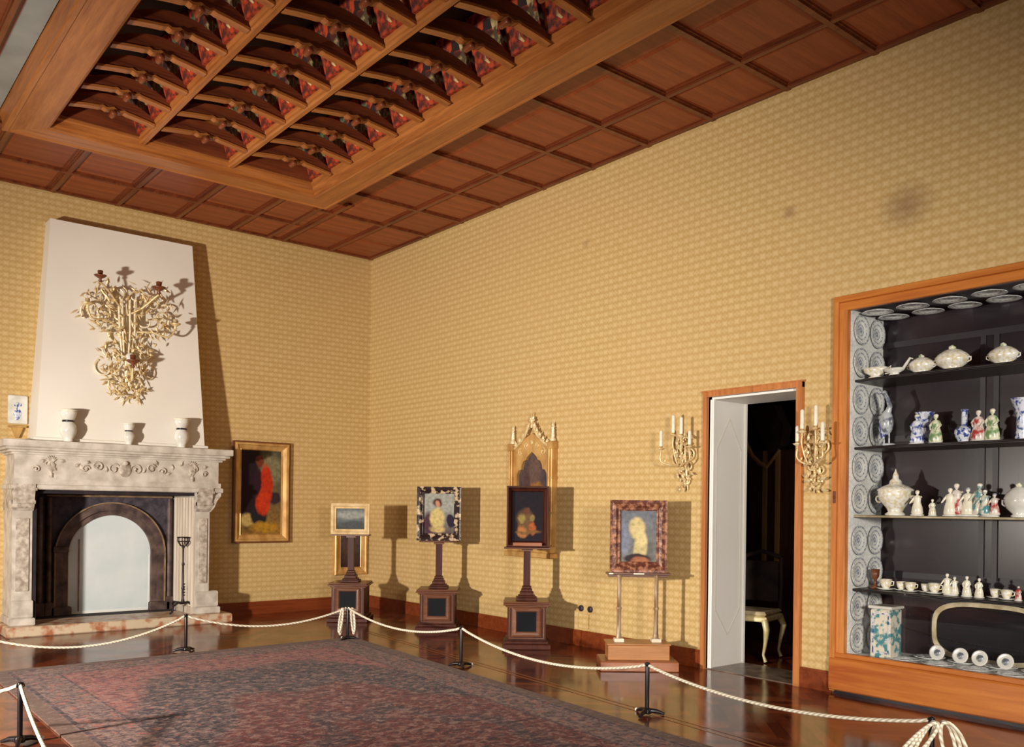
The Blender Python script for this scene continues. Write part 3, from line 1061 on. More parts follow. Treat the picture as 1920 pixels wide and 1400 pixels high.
m.tube([(-4.27, yA + 0.01, 0.3), (-4.27, yA + 0.01, 1.56)], 0.012, 6)
m.build('arch_bead', 'bead', fp)
m = F()
m.box(FX0, FX1, YB + 0.385, YB + 0.41, 0.11, FZ)
m.build('fireback', 'fireback', fp)
# pale board closing the arch
sc = thing('fire_screen', (ACX, 11.99, 0.11), 0, 'pale grey blue board closing the arched firebox', 'fire screen')
m = MB(); m.T = Matrix.Translation((-ACX, -11.99, -0.11))
m.prism(arc(0.498), 'y', 11.975, 12.0)
m.build('board', 'screen', sc)
m = MB()
m.box(-0.495, -0.48, -0.02, -0.015, 0.0, 0.72).box(0.475, 0.49, -0.02, -0.015, 0.0, 0.72).box(-0.495, 0.49, -0.02, -0.015, 0.0, 0.03)
m.build('edge_strip', 'white_paint', sc)
MB().box(-0.375, -0.36, -0.024, -0.015, 0.03, 0.93).build('dark_strip', 'bead', sc)  # narrow vertical strip darker than the board

# andirons
def andiron(x, y, label, mirror=1, tall=0.96):
    t = thing('andiron', (x, y, 0.115), 0, label, 'andiron', None)
    m = MB()
    for s_ in (-1, 1):
        pts = [(0, 0, 0.13), (s_ * 0.06, -0.01, 0.14), (s_ * 0.12, -0.02, 0.10), (s_ * 0.14, -0.03, 0.03), (s_ * 0.17, -0.03, 0.006)]
        m.tube(pts, [0.016, 0.015, 0.014, 0.013, 0.012], 8)
        m.scroll((s_ * 0.12, 0.12), 0.035, 0.01, 0, 4.5, 0.007, 0.005, -0.02, -0.02, flip=s_)
    m.tube([(0, 0, 0.13), (0, 0.35, 0.12), (0, 0.38, 0.01)], 0.012, 8)
    m.build('foot', 'iron', t)
    m = MB()
    m.lathe([(0.012, 0.12), (0.024, 0.15), (0.014, 0.19), (0.014, 0.30), (0.022, 0.32), (0.014, 0.34), (0.012, 0.6), (0.02, 0.62), (0.011, 0.65), (0.011, tall - 0.14), (0.022, tall - 0.12), (0.012, tall - 0.10)], 10)
    for j in range(5):
        m.tube([(0, -0.0, 0.22 + j * 0.035), (0.02, -0.02, 0.235 + j * 0.035)], 0.008, 6)
    m.build('stem', 'iron', t)
    m = MB()
    for j in range(6):
        a = 2 * PI * j / 6
        c, s_ = math.cos(a), math.sin(a)
        m.tube([(0, 0, tall - 0.12), (0.04 * c, 0.04 * s_, tall - 0.10), (0.075 * c, 0.075 * s_, tall - 0.04), (0.07 * c, 0.07 * s_, tall)], 0.006, 6)
    pts = [(0.072 * math.cos(2 * PI * j / 20), 0.072 * math.sin(2 * PI * j / 20), tall) for j in range(21)]
    m.tube(pts, 0.007, 6)
    m.tube([(p[0] * 0.9, p[1] * 0.9, tall - 0.05) for p in pts], 0.005, 6)
    m.build('basket', 'iron', t)
    return t


andiron(-2.86, 11.28, 'tall wrought iron andiron with basket top by right side of fireplace')

# jars on the mantel
def jar(x, h, label, y=11.045):
    t = thing('jar', (x, y, 2.19), 0, label, 'jar', 'white jars on the mantel shelf')
    s_ = h / 0.36
    P_ = [(0.045, 0), (0.055, 0.01), (0.05, 0.03), (0.075, 0.08), (0.088, 0.13), (0.082, 0.18), (0.06, 0.215), (0.052, 0.23), (0.062, 0.25), (0.082, 0.30), (0.088, 0.335), (0.08, 0.345), (0.001, 0.34)]
    MB().lathe([(r * s_, z * s_) for r, z in P_], 22).build('body', 'porcelain', t)
    MB().lathe([(r * s_, z * s_) for r, z in ((0.052, 0.218), (0.064, 0.222), (0.064, 0.24), (0.052, 0.244))], 22).build('neck_band', 'black_glaze', t)
    MB().lathe([(r * s_, z * s_) for r, z in ((0.001, 0.345), (0.092, 0.345), (0.096, 0.352), (0.07, 0.36), (0.001, 0.362))], 22).build('lid', 'porc_cream', t)
    return t


jar(-4.26, 0.37, 'larger white jar with dark neck band at left end of mantel')
jar(-3.60, 0.26, 'small white jar with dark neck band at middle of mantel')
jar(-2.98, 0.36, 'white jar with dark neck band at right end of mantel')

# plaque left of the hood, gilt bracket below
t = thing('wall_plaque', (-4.674, YB, 2.57), 0, 'white tile plaque with dark blue vase on wall left of chimney hood', 'plaque')
MB().bbox(-0.10, 0.10, -0.025, 0, -0.165, 0.165, 0.008).build('tile', 'porcelain', t)
m = MB()
m.lathe([(0.03, -0.12), (0.035, -0.11), (0.02, -0.10), (0.04, -0.07), (0.045, -0.04), (0.03, -0.01), (0.012, 0.02), (0.01, 0.07), (0.02, 0.08)], 14, (0, -0.024, 0), 1, 0.25)
m.scroll((0.02, 0.05), 0.03, 0.01, R(180), R(-60), 0.006, 0.004, -0.026, -0.026)
m.scroll((-0.02, 0.05), 0.03, 0.01, R(180), R(-60), 0.006, 0.004, -0.026, -0.026, flip=-1)
m.build('vase_relief', 'blue_white', t)
t = thing('gilt_bracket', (-4.68, YB, 2.36), 0, 'small gilt wall bracket below the white plaque', 'bracket')
m = MB()
m.bbox(-0.09, 0.09, -0.08, 0, 0.0, 0.02, 0.005)
m.prism([(-0.06, 0.0), (0.06, 0.0), (0.04, -0.06), (0.015, -0.12), (-0.015, -0.12), (-0.04, -0.06)], 'y', -0.05, 0)
m.build('bracket', 'gilt_wood', t)

# ------------------------------------------------------------------ big rococo candelabrum on the hood
def hood_y(z):
    return 11.15 + 0.24 * (z - 2.19) / 2.61


zc0 = 3.35
gy = hood_y(zc0)
ch = thing('wall_candelabrum', (-3.60, gy - 0.02, zc0), 0, 'large gilt rococo wall candelabrum hung on the white chimney hood', 'candelabrum')
m = MB()
# backplate: stacked C scrolls rising and spreading, all relative to centre
for fl in (1, -1):
    for (x, z, ra, rb, a0, a1, w0) in (
            (0.10, 0.62, 0.16, 0.03, R(-90), R(250), 0.022), (0.28, 0.58, 0.14, 0.03, R(200), R(-160), 0.020),
            (0.40, 0.42, 0.12, 0.02, R(-60), R(300), 0.018), (0.22, 0.36, 0.12, 0.02, R(100), R(440), 0.018),
            (0.10, 0.20, 0.13, 0.03, R(-90), R(230), 0.018), (0.18, -0.05, 0.13, 0.02, R(140), R(-200), 0.018),
            (0.24, -0.26, 0.12, 0.02, R(60), R(-260), 0.017), (0.10, -0.40, 0.12, 0.02, R(-100), R(240), 0.016),
            (0.06, -0.60, 0.07, 0.01, R(20), R(-300), 0.013), (0.46, 0.55, 0.07, 0.01, R(180), R(-120), 0.012)):
        m.scroll((fl * x, z), ra, rb, a0, a1, w0 * 0.9, w0 * 0.4, 0.0, -0.10, 7, 18, flip=fl)
m.tube([(0, 0, -0.70), (0.01, -0.03, -0.3), (-0.01, -0.04, 0.1), (0, -0.03, 0.7)], [0.008, 0.022, 0.026, 0.012], 8)
for x in (-0.10, -0.06, 0.03, 0.09):
    m.tube([(x, -0.06, 0.62), (x * 0.9, -0.10, 0.2), (x * 0.5, -0.08, -0.15)], [0.016, 0.013, 0.01], 8)
m.build('scroll_backplate', 'gilt_pale', ch)
m = MB()
r2_ = random.Random(3)
for j in range(330):
    a = r2_.uniform(0, 2 * PI)
    zz_ = r2_.uniform(-0.62, 0.78)
    hw = 0.20 + 0.22 * max(0, min(1, (zz_ + 0.5) / 0.9)) + (0.12 if 0.3 < zz_ < 0.66 else 0)
    x = r2_.uniform(-hw, hw)
    m.leaf((x, r2_.uniform(-0.16, -0.02), zz_), a, r2_.uniform(0.06, 0.14), r2_.uniform(0.014, 0.034), 0.014)
m.build('leaf_garlands', 'gilt', ch)


def cup(m, p, s_=1.0):
    m.lathe([(r * s_, z * s_) for r, z in ((0.005, -0.05), (0.018, -0.04), (0.01, -0.02), (0.045, 0.0), (0.055, 0.012), (0.02, 0.018), (0.024, 0.05), (0.018, 0.055))], 12, p)


def arm(root, pts, rr, cmat='gilt', cs=1.0, candle=0.0, cr=0.012, name='candle_arm', cupmat=None):
    m = MB()
    # smooth the control points
    P_ = [Vector(p) for p in pts]
    out = []
    for i in range(len(P_) - 1):
        p0 = P_[max(i - 1, 0)]; p1 = P_[i]; p2 = P_[i + 1]; p3 = P_[min(i + 2, len(P_) - 1)]
        for j in range(5):
            t = j / 5
            out.append(0.5 * ((2 * p1) + (p2 - p0) * t + (2 * p0 - 5 * p1 + 4 * p2 - p3) * t * t + (3 * p1 - p0 - 3 * p2 + p3) * t ** 3))
    out.append(P_[-1])
    m.tube(out, rr, 7)
    mid = out[len(out) // 2]
    m.leaf(tuple(mid), R(60), 0.06 * cs, 0.03 * cs)
    m.leaf(tuple(out[len(out) // 3]), R(200), 0.05 * cs, 0.03 * cs)
    o = m.build(name, cmat, root)
    m = MB()
    e_ = out[-1]
    cup(m, (e_.x, e_.y, e_.z + 0.05 * cs), cs)
    m.build('candle_cup', cupmat or cmat, o)
    if candle:
        m = MB()
        m.lathe([(cr, 0), (cr, candle - 0.01), (cr * 0.6, candle), (0.002, candle + 0.004)], 10, (e_.x, e_.y, e_.z + 0.09 * cs))
        m.build('candle', 'porc_cream', o)
    return o


arm(ch, [(0, -0.04, 0.40), (-0.15, -0.12, 0.55), (-0.28, -0.22, 0.66), (-0.36, -0.28, 0.70)], 0.012, cs=1.3, candle=0.0, cupmat='frame_brown')
arm(ch, [(0, -0.04, 0.40), (0.15, -0.14, 0.50), (0.26, -0.24, 0.62), (0.30, -0.28, 0.66)], 0.014, cs=1.5, candle=0.0, cupmat='frame_brown')
arm(ch, [(0, -0.04, 0.20), (-0.25, -0.15, 0.30), (-0.42, -0.22, 0.28), (-0.48, -0.22, 0.38)], 0.012, cs=1.2)
arm(ch, [(0, -0.04, 0.20), (0.25, -0.15, 0.22), (0.44, -0.20, 0.18), (0.52, -0.22, 0.28)], 0.012, cs=1.2)
arm(ch, [(0, -0.04, -0.1), (0.02, -0.20, -0.30), (0.0, -0.30, -0.40), (0.0, -0.32, -0.26)], 0.014, cs=1.5, candle=0.0, cupmat='frame_brown')
m = MB().ball((0.03, -0.12, -0.12), 0.06, 1, 0.5, 1.2, 16, 10)
m.build('crystal_boss', 'porcelain', ch)

# ------------------------------------------------------------------ framed pictures on walls
def frame_profile(wd, dp, kind=0):
    if kind == 0:
        return [(0, -dp * 0.25), (wd * 0.12, -dp * 0.5), (wd * 0.2, -dp * 0.42), (wd * 0.62, -dp * 0.75), (wd * 0.72, -dp), (wd * 0.9, -dp), (wd, -dp * 0.8), (wd, 0), (0, 0)]
    return [(0, -dp * 0.5), (wd * 0.1, -dp * 0.7), (wd * 0.25, -dp * 0.6), (wd * 0.5, -dp), (wd * 0.8, -dp * 0.8), (wd, -dp * 0.9), (wd, 0), (0, 0)]


t = thing('painting', (-1.695, YB, 1.67), 0, 'tall narrow gilt framed painting of a figure in a red cloak on end wall', 'painting')
MB().frame(-0.285, 0.285, -0.57, 0.57, frame_profile(0.105, 0.075)).build('frame', 'gilt_wood', t)
MB().frame(-0.39, 0.39, -0.675, 0.675, [(0, 0), (0, -0.055), (0.018, -0.055), (0.018, 0)]).build('outer_edge', 'frame_brown', t)
MATS['pic_red'] = painting('red_cloak_picture', (-0.57, 0.57, srgb(150, 110, 50)), (0.2, srgb(86, 84, 66)), [
    (-0.17, 0.12, 0.2, 0.65, srgb(38, 24, 34), 0.25), (0.14, 0.32, 0.17, 0.2, srgb(132, 124, 92), 0.5), (0.2, -0.08, 0.09, 0.08, srgb(60, 42, 50), 0.4),
    (-0.2, -0.38, 0.12, 0.08, srgb(190, 160, 96), 0.5), (-0.03, -0.30, 0.11, 0.18, srgb(34, 34, 40), 0.3),
    (0.06, 0.10, 0.11, 0.28, srgb(190, 52, 26), 0.25), (0.03, -0.14, 0.10, 0.18, srgb(200, 60, 28), 0.3), (-0.06, 0.14, 0.055, 0.2, srgb(48, 26, 40), 0.4),
    (-0.02, 0.43, 0.06, 0.075, srgb(112, 56, 36), 0.4), (0.05, -0.48, 0.2, 0.07, srgb(176, 130, 40), 0.6)], warp=0.10, wscale=5)
MB().box(-0.287, 0.287, -0.02, -0.004, -0.572, 0.572).build('canvas', 'pic_red', t)

t = thing('painting', (-0.30, YB, 0.90), 0, 'dark panel in wide orange gilt frame on end wall behind the corner easel', 'painting')
MB().frame(-0.155, 0.155, -0.30, 0.30, frame_profile(0.115, 0.05)).build('frame', 'gilt_wood', t)
MATS['pic_dark'] = painting('dim_panel_picture', (-0.3, 0.3, srgb(58, 40, 36)), (0.3, srgb(104, 86, 84)), [(0.0, 0.05, 0.06, 0.3, srgb(120, 72, 40), 0.6)], warp=0.05)
MB().box(-0.157, 0.157, -0.018, -0.004, -0.302, 0.302).build('canvas', 'pic_dark', t)

# gothic gilded tabernacle frame on right wall
t = thing('gothic_frame', (0, 7.81, 0.93), RW, 'gilded gothic tabernacle frame with pinnacles on right wall behind an easel', 'picture frame')
hw = 0.375
m = MB()
m.bbox(-hw - 0.04, hw + 0.04, -0.12, -0.005, 0, 0.06, 0.008)
m.bbox(-hw - 0.01, hw + 0.01, -0.10, -0.005, 0.06, 0.14, 0.008)
base_ = m.build('base_moulding', 'gilt_wood', t)
for s_ in (-1, 1):
    m = MB()
    x = s_ * (hw - 0.02)
    m.bbox(x - 0.035, x + 0.035, -0.075, -0.005, 0.14, 1.32, 0.006)
    for off in (-0.022, 0.022):
        m.tube([(x + off, -0.08, 0.16), (x + off, -0.08, 1.28)], 0.011, 8)
    m.bbox(x - 0.045, x + 0.045, -0.095, -0.005, 1.24, 1.33, 0.008)
    for zc_ in (0.5, 0.9):
        m.bbox(x - 0.042, x + 0.042, -0.088, -0.005, zc_, zc_ + 0.03, 0.006)
    ob = m.build('pilaster', 'gilt_wood', t)
    m = MB()
    m.lathe([(0.03, 1.33), (0.034, 1.35), (0.02, 1.37), (0.022, 1.40), (0.008, 1.50), (0.016, 1.51), (0.012, 1.53), (0.001, 1.55)], 8, (x, -0.045, 0))
    for j in range(4):
        for a in (R(40), R(140)):
            m.leaf((x, -0.05, 1.38 + j * 0.03), a, 0.035, 0.02, 0.008)
    m.build('pinnacle', 'gilt_pale', ob)
# arch slab with cusped opening, gable above
m = MB()
n = 24
outer, inner = [], []
zs_, aw = 0.86, 0.255
for i in range(n + 1):
    t_ = i / n
    th = PI - PI * t_
    # pointed horseshoe with cusps
    rx = aw * (1 - 0.10 * abs(math.sin(3 * th)))
    x = rx * math.cos(th)
    z = zs_ + 0.30 * math.sin(th) ** 0.8 * (1 - 0.08 * abs(math.sin(3 * th)))
    inner.append((x, z))
    outer.append((-0.33 + 0.66 * t_, 1.28 + 0.16 * (1 - abs(2 * t_ - 1))))
hp = [(-0.268, 0.90), (-0.262, 0.97), (-0.235, 1.01), (-0.19, 1.02), (-0.178, 1.07), (-0.15, 1.115), (-0.105, 1.13), (-0.09, 1.16), (-0.05, 1.19), (0, 1.225)]
inner = hp + [(-a, b) for a, b in hp[:-1]][::-1]
nn = len(inner)
outer = [(-0.345 + 0.69 * i / (nn - 1), 1.28 + 0.16 * (1 - abs(2 * i / (nn - 1) - 1))) for i in range(nn)]
inner = [(-0.268, 0.14)] + inner + [(0.268, 0.14)]
outer = [(-0.33, 0.14)] + outer + [(0.33, 0.14)]
m.ring_prism(outer, inner, -0.055, -0.005)
arch_ = m.build('arched_frame', 'gilt_wood', t)
m = MB()
for s_ in (1, -1):
    pts = [(s_ * 0.31, -0.06, 1.27), (s_ * 0.2, -0.065, 1.33), (s_ * 0.1, -0.07, 1.42), (s_ * 0.02, -0.07, 1.56)]
    m.tube(pts, 0.016, 8)
    for j, p in enumerate([(0.27, 1.30), (0.2, 1.34), (0.14, 1.39), (0.09, 1.44), (0.05, 1.5)]):
        m.leaf((s_ * p[0], -0.07, p[1]), R(75), 0.065, 0.045, 0.014, flip=s_)
        m.leaf((s_ * p[0], -0.07, p[1]), R(20), 0.05, 0.03, 0.014, flip=s_)
    m.scroll((s_ * 0.2, 1.22), 0.05, 0.012, R(90), R(-230), 0.009, 0.006, -0.06, -0.06, flip=s_)
    m.scroll((s_ * 0.09, 1.30), 0.04, 0.01, R(-90), R(230), 0.009, 0.006, -0.06, -0.06, flip=s_)
m.ball((0, -0.06, 1.33), 0.03, 1, 0.5, 1)
m.lathe([(0.018, 1.50), (0.012, 1.56), (0.02, 1.58), (0.01, 1.61), (0.008, 1.66), (0.001, 1.69)], 8, (0, -0.06, 0))
for a in (0, 45, 90, 135, 180):
    m.leaf((0, -0.06, 1.59), R(a), 0.06, 0.04, 0.014)
for a in (30, 150):
    m.leaf((0, -0.06, 1.54), R(a), 0.05, 0.03, 0.012)
m.build('crocketed_gable', 'gilt', arch_)
MATS['pic_goth'] = painting('dim_arched_picture', (0.1, 1.0, srgb(60, 44, 46)), (1.0, srgb(84, 70, 70)), [
    (0.02, 0.95, 0.11, 0.24, srgb(106, 84, 76), 0.5), (0.06, 0.78, 0.14, 0.08, srgb(150, 104, 56), 0.5), (-0.12, 0.8, 0.07, 0.2, srgb(84, 62, 60), 0.5)], warp=0.10)
MB().box(-0.285, 0.285, -0.02, -0.004, 0.12, 1.26).build('panel_picture', 'pic_goth', t)

# ------------------------------------------------------------------ easels
def pedestal(root, wd=0.46, hh=0.50, col_h=1.08, cw=0.075):
    a = wd / 2
    m = MB()
    m.bbox(-a - 0.05, a + 0.05, -a - 0.05, a + 0.05, 0, 0.055, 0.008)
    m.bbox(-a - 0.025, a + 0.025, -a - 0.025, a + 0.025, 0.055, 0.09, 0.008)
    m.box(-a, a, -a, a, 0.09, hh - 0.05)
    ob = m.build('pedestal_box', 'easel', root)
    m = MB()
    m.frame(-a * 0.5, a * 0.5, 0.185, hh - 0.11, [(0, -0.004), (0.012, -0.016), (0.035, -0.018), (0.055, -0.008), (0.055, 0), (0, 0)], -a)
    m.frame(-a * 0.5 - 0.075, a * 0.5 + 0.075, 0.12, hh - 0.07, [(0, 0), (0, -0.006), (0.012, -0.006), (0.012, 0)], -a)
    m.build('panel_moulding', 'easel_mould', ob)
    MB().box(-a * 0.5, a * 0.5, -a - 0.004, -a + 0.01, 0.185, hh - 0.11).build('inset_panel', 'black_panel', ob)
    m = MB()
    m.bbox(-a - 0.02, a + 0.02, -a - 0.02, a + 0.02, hh - 0.06, hh - 0.04, 0.006)
    m.bbox(-a - 0.045, a + 0.045, -a - 0.045, a + 0.045, hh - 0.04, hh - 0.02, 0.006)
    m.bbox(-a - 0.035, a + 0.035, -a - 0.035, a + 0.035, hh - 0.02, hh, 0.006)
    m.build('cornice', 'easel_mould', ob)
    m = MB()
    for (b, z0, z1) in ((0.115, hh, hh + 0.03), (0.095, hh + 0.03, hh + 0.05), (0.075, hh + 0.05, hh + 0.09), (0.06, hh + 0.09, hh + 0.12), (0.05, hh + 0.12, hh + 0.15)):
        m.bbox(-b, b, -b, b, z0, z1, 0.006)
    m.bbox(-cw / 2, cw / 2, -cw / 2, cw / 2, hh + 0.15, col_h, 0.006)
    m.build('column', 'easel', root)


def easel_picture(root_loc, w_, h_, z0, label, fmat, fw_, cmat, dp=0.05, kind=1, off=-0.09, name='painting', extra=None):
    """picture standing on an easel: its own thing, facing local -y"""
    t = thing(name, (root_loc[0], root_loc[1], z0), FACE, label, 'painting')
    x = w_ / 2
    m = MB()
    iw, ih = x - fw_, h_ - 2 * fw_
    m.frame(-iw, iw, fw_, fw_ + ih, frame_profile(fw_, dp, kind), off + dp / 2)
    m.build('frame', fmat, t)
    MB().box(-iw - 0.004, iw + 0.004, off + dp / 2 - 0.012, off + dp / 2 - 0.003, fw_ - 0.004, fw_ + ih + 0.004).build('canvas', cmat, t)
    return t


def easel(lat, depth, label, wd, hh, colh, rest_w, rest_z):
    loc = atlat(lat, depth)
    r_ = thing('easel', loc, FACE, label, 'easel', 'column easels on boxed pedestals')
    pedestal(r_, wd, hh, colh)
    m = MB()
    m.bbox(-rest_w / 2, rest_w / 2, -0.15, 0.045, rest_z - 0.018, rest_z, 0.004)
    m.bbox(-0.06, 0.06, -0.04, 0.04, rest_z - 0.045, rest_z - 0.018, 0.004)
    m.build('rest_ledge', 'easel_mould', r_)
    m = MB().bbox(-0.03, 0.03, -0.038, -0.005, rest_z, rest_z + 0.34, 0.004)
    m.build('back_board', 'easel', r_)
    return loc


# 1: small seascape in the corner
L1 = easel(-2.13, 11.60, 'dark column easel on boxed pedestal in the corner of the room', 0.42, 0.505, 1.10, 0.50, 1.128)
MATS['pic_sea'] = painting('grey_seascape', (0.05, 0.3, srgb(52, 54, 56)), (0.24, srgb(108, 116, 118)), [(0.0, 0.25, 0.2, 0.05, srgb(150, 152, 144), 0.6), (0.05, 0.12, 0.18, 0.05, srgb(70, 74, 78), 0.6)], warp=0.05)
easel_picture(L1, 0.50, 0.40, 1.13, 'small grey seascape in pale gold frame on the corner easel', 'gilt_cream', 0.068, 'pic_sea')
# 2
L2 = easel(-0.915, 10.86, 'dark column easel on boxed pedestal, second from the corner', 0.42, 0.505, 1.06, 0.46, 1.088)
k = NT('carved_black_frame')
f = k.noise(17, 3, None, 0.4)
k.base(k.mix(k.step(f, 0.52, 0.60), srgb(42, 26, 26), srgb(196, 172, 140)), 0.4)
k.bump(f, 0.5, 0.02)
MATS['carved_frame'] = k.m
MATS['pic_fig'] = painting('pale_figure_picture', (0.05, 0.6, srgb(72, 44, 52)), (0.40, srgb(160, 160, 150)), [
    (-0.12, 0.2, 0.08, 0.13, srgb(72, 40, 56), 0.4), (0.14, 0.24, 0.05, 0.08, srgb(34, 24, 46), 0.3), (-0.02, 0.27, 0.085, 0.13, srgb(208, 186, 120), 0.35), (-0.02, 0.14, 0.09, 0.045, srgb(196, 170, 110), 0.5),
    (-0.02, 0.46, 0.055, 0.05, srgb(76, 48, 36), 0.4), (-0.02, 0.445, 0.028, 0.035, srgb(196, 140, 110), 0.5)], warp=0.07, wscale=7)
easel_picture(L2, 0.535, 0.655, 1.09, 'painting of a pale yellow figure in a black carved frame on an easel', 'carved_frame', 0.085, 'pic_fig')
# 3
L3 = easel(0.147, 9.60, 'dark column easel on boxed pedestal before the gothic frame', 0.41, 0.505, 1.05, 0.50, 1.078)
MATS['pic_night'] = painting('dark_group_picture', (0.05, 0.6, srgb(26, 18, 32)), (0.60, srgb(20, 14, 28)), [
    (-0.02, 0.27, 0.085, 0.13, srgb(110, 80, 50), 0.5), (-0.06, 0.16, 0.05, 0.06, srgb(168, 110, 60), 0.5), (0.05, 0.2, 0.035, 0.07, srgb(176, 92, 44), 0.5), (-0.06, 0.30, 0.03, 0.05, srgb(150, 132, 70), 0.5),
    (0.05, 0.31, 0.03, 0.03, srgb(140, 120, 70), 0.5), (0.0, 0.38, 0.03, 0.035, srgb(110, 64, 44), 0.5), (0, 0.16, 0.12, 0.02, srgb(130, 90, 50), 0.6)], warp=0.08, wscale=9)
t = easel_picture(L3, 0.45, 0.655, 1.08, 'dark painting with small golden figures in deep box frame on an easel', 'easel', 0.062, 'pic_night', dp=0.10, kind=0)
m = MB().bbox(-0.155, 0.155, -0.145, -0.13, 0.012, 0.05, 0.004)
m.build('lower_label_bar', 'step_wood_dk', t)
# 4: twin column stand
L4 = atlat(1.176, 8.36)
t4 = thing('display_stand', L4, FACE, 'two column pale wood stand on stepped oak base near the doorway', 'stand')
MB().bbox(-0.36, 0.36, -0.21, 0.21, 0, 0.095, 0.008).build('lower_step', 'step_wood_dk', t4)
m = MB().bbox(-0.285, 0.285, -0.14, 0.14, 0.095, 0.235, 0.006).bbox(-0.297, 0.297, -0.152, 0.152, 0.235, 0.25, 0.004)
m.build('upper_step', 'step_wood', t4)
for x in (-0.175, 0.175):
    m = MB()
    m.lathe([(0.026, 0.28), (0.026, 0.32), (0.022, 0.33), (0.021, 0.55), (0.026, 0.56), (0.026, 0.575), (0.020, 0.58), (0.020, 0.86), (0.026, 0.87), (0.026, 0.90)], 14, (x, -0.02, 0))
    c_o = m.build('column', 'silver_wood', t4)
    MB().bbox(x - 0.045, x + 0.045, -0.065, 0.025, 0.25, 0.285, 0.005).build('column_foot', 'white_block', c_o)
MB().bbox(-0.30, 0.30, -0.08, 0.045, 0.885, 0.905, 0.004).bbox(-0.28, 0.28, -0.03, 0.03, 0.86, 0.886, 0.004).build('rest_ledge', 'easel_mould', t4)
MB().bbox(-0.05, 0.05, -0.086, -0.081, 0.889, 0.902, 0.001).build('name_plate', 'white_block', t4)
MB().bbox(-0.28, -0.24, -0.086, -0.081, 0.889, 0.902, 0.001).build('name_plate', 'white_block', t4)
MATS['pic_ochre'] = painting('ochre_form_picture', (0.08, 0.6, srgb(132, 130, 122)), (0.58, srgb(118, 122, 132)), [
    (-0.13, 0.32, 0.05, 0.16, srgb(134, 140, 158), 0.6), (0.10, 0.20, 0.05, 0.10, srgb(112, 112, 108), 0.6), (-0.01, 0.42, 0.075, 0.10, srgb(216, 196, 140), 0.35), (0.02, 0.25, 0.065, 0.15, srgb(222, 204, 146), 0.35),
    (-0.01, 0.125, 0.13, 0.05, srgb(60, 46, 48), 0.3), (0.02, 0.10, 0.09, 0.05, srgb(176, 112, 78), 0.3)], warp=0.06, wscale=5)
k = NT('carved_red_brown_frame')
f = k.noise(22, 3)
k.base(k.mix(k.step(f, 0.45, 0.62), srgb(96, 50, 38), srgb(170, 116, 84)), 0.4)
k.bump(f, 0.5, 0.02)
MATS['carved_red'] = k.m
easel_picture((L4[0], L4[1]), 0.535, 0.68, 0.906, 'painting of pale ochre form on blue grey ground in carved brown frame on the stand', 'carved_red', 0.10, 'pic_ochre', dp=0.045, off=-0.03)

# ------------------------------------------------------------------ wall sconces
def sconce(y, z, label, seed, mir=1):
    t = thing('wall_sconce', (0, y, z), RW, label, 'wall light', 'gilt candle sconces beside the doorway')
    rr = random.Random(seed)
    m = MB()
    for (cx1, cz1, ra, rb, a0, a1, fl) in ((0.05, 0.02, 0.07, 0.015, R(-90), R(230), 1), (-0.05, 0.06, 0.07, 0.015, R(-90), R(230), -1),
                                           (0.04, -0.12, 0.06, 0.012, R(150), R(-200), 1), (-0.03, -0.16, 0.05, 0.01, R(150), R(-200), -1),
                                           (0.02, -0.26, 0.04, 0.008, R(90), R(-240), 1), (0.0, 0.14, 0.05, 0.01, R(-40), R(260), 1)):
        m.scroll((cx1 * mir, cz1), ra, rb, a0, a1, 0.012, 0.006, -0.01, -0.05, flip=fl * mir)
    m.tube([(0, -0.02, 0.16), (0.01 * mir, -0.03, 0.0), (0.02 * mir, -0.025, -0.18), (0.03 * mir, -0.015, -0.34)], [0.01, 0.018, 0.014, 0.006], 8)
    for j in range(60):
        zz_ = rr.uniform(-0.32, 0.18)
        x = rr.uniform(-1, 1) * (0.05 + 0.10 * (zz_ + 0.34))
        m.leaf((x, rr.uniform(-0.07, -0.02), zz_), rr.uniform(0, 2 * PI), rr.uniform(0.04, 0.075), 0.03, 0.012)
    m.build('backplate', 'gilt', t)
    arms = [((-0.155 * mir, -0.20, 0.02), 0.15), ((-0.055 * mir, -0.14, 0.15), 0.17), ((0.06 * mir, -0.16, 0.13), 0.16), ((0.13 * mir, -0.12, 0.03), 0.13)]
    for (ex, ey, ez), cl in arms:
        arm(t, [(0, -0.02, -0.08), (ex * 0.5, ey * 0.7, -0.10), (ex * 1.0, ey, ez - 0.08), (ex, ey, ez)], 0.008, cs=0.7, candle=cl, cr=0.017)
    return t


sconce(5.56, 2.03, 'gilt rococo wall sconce with candles on wall left of the doorway', 5)
sconce(4.14, 2.00, 'gilt rococo wall sconce with candles between doorway and display case', 9, -1)

# sockets
t = thing('wall_socket', (0, 6.93, 0.41), RW, 'pair of dark round wall sockets low on right wall', 'socket')
for x in (-0.07, 0.07):
    m = MB(); m.T = Matrix.Rotation(R(90), 4, 'X')
    m.lathe([(0.001, 0.0), (0.034, 0.0), (0.034, 0.018), (0.026, 0.024), (0.001, 0.022)], 16, (x, 0, 0))
    m.build('socket_disc', 'plastic', t)
m = MB().bbox(-0.075, 0.075, -0.02, 0, -0.08, 0.08, 0.004)
tag(m.build('cover_plate', 'wall'), 'pale square cover plate on right wall below the dark sockets', 'cover plate').location = (0, 6.95, 0.275)
bpy.data.objects['cover_plate'].rotation_euler = (0, 0, RW)

# ------------------------------------------------------------------ display case in the niche
CY1, CY0 = 3.99, 1.15
dc = thing('display_case', (0, CY1, 0), RW, 'large wood framed glazed display case set into right wall', 'display case')
Wc = CY1 - CY0
m = MB()
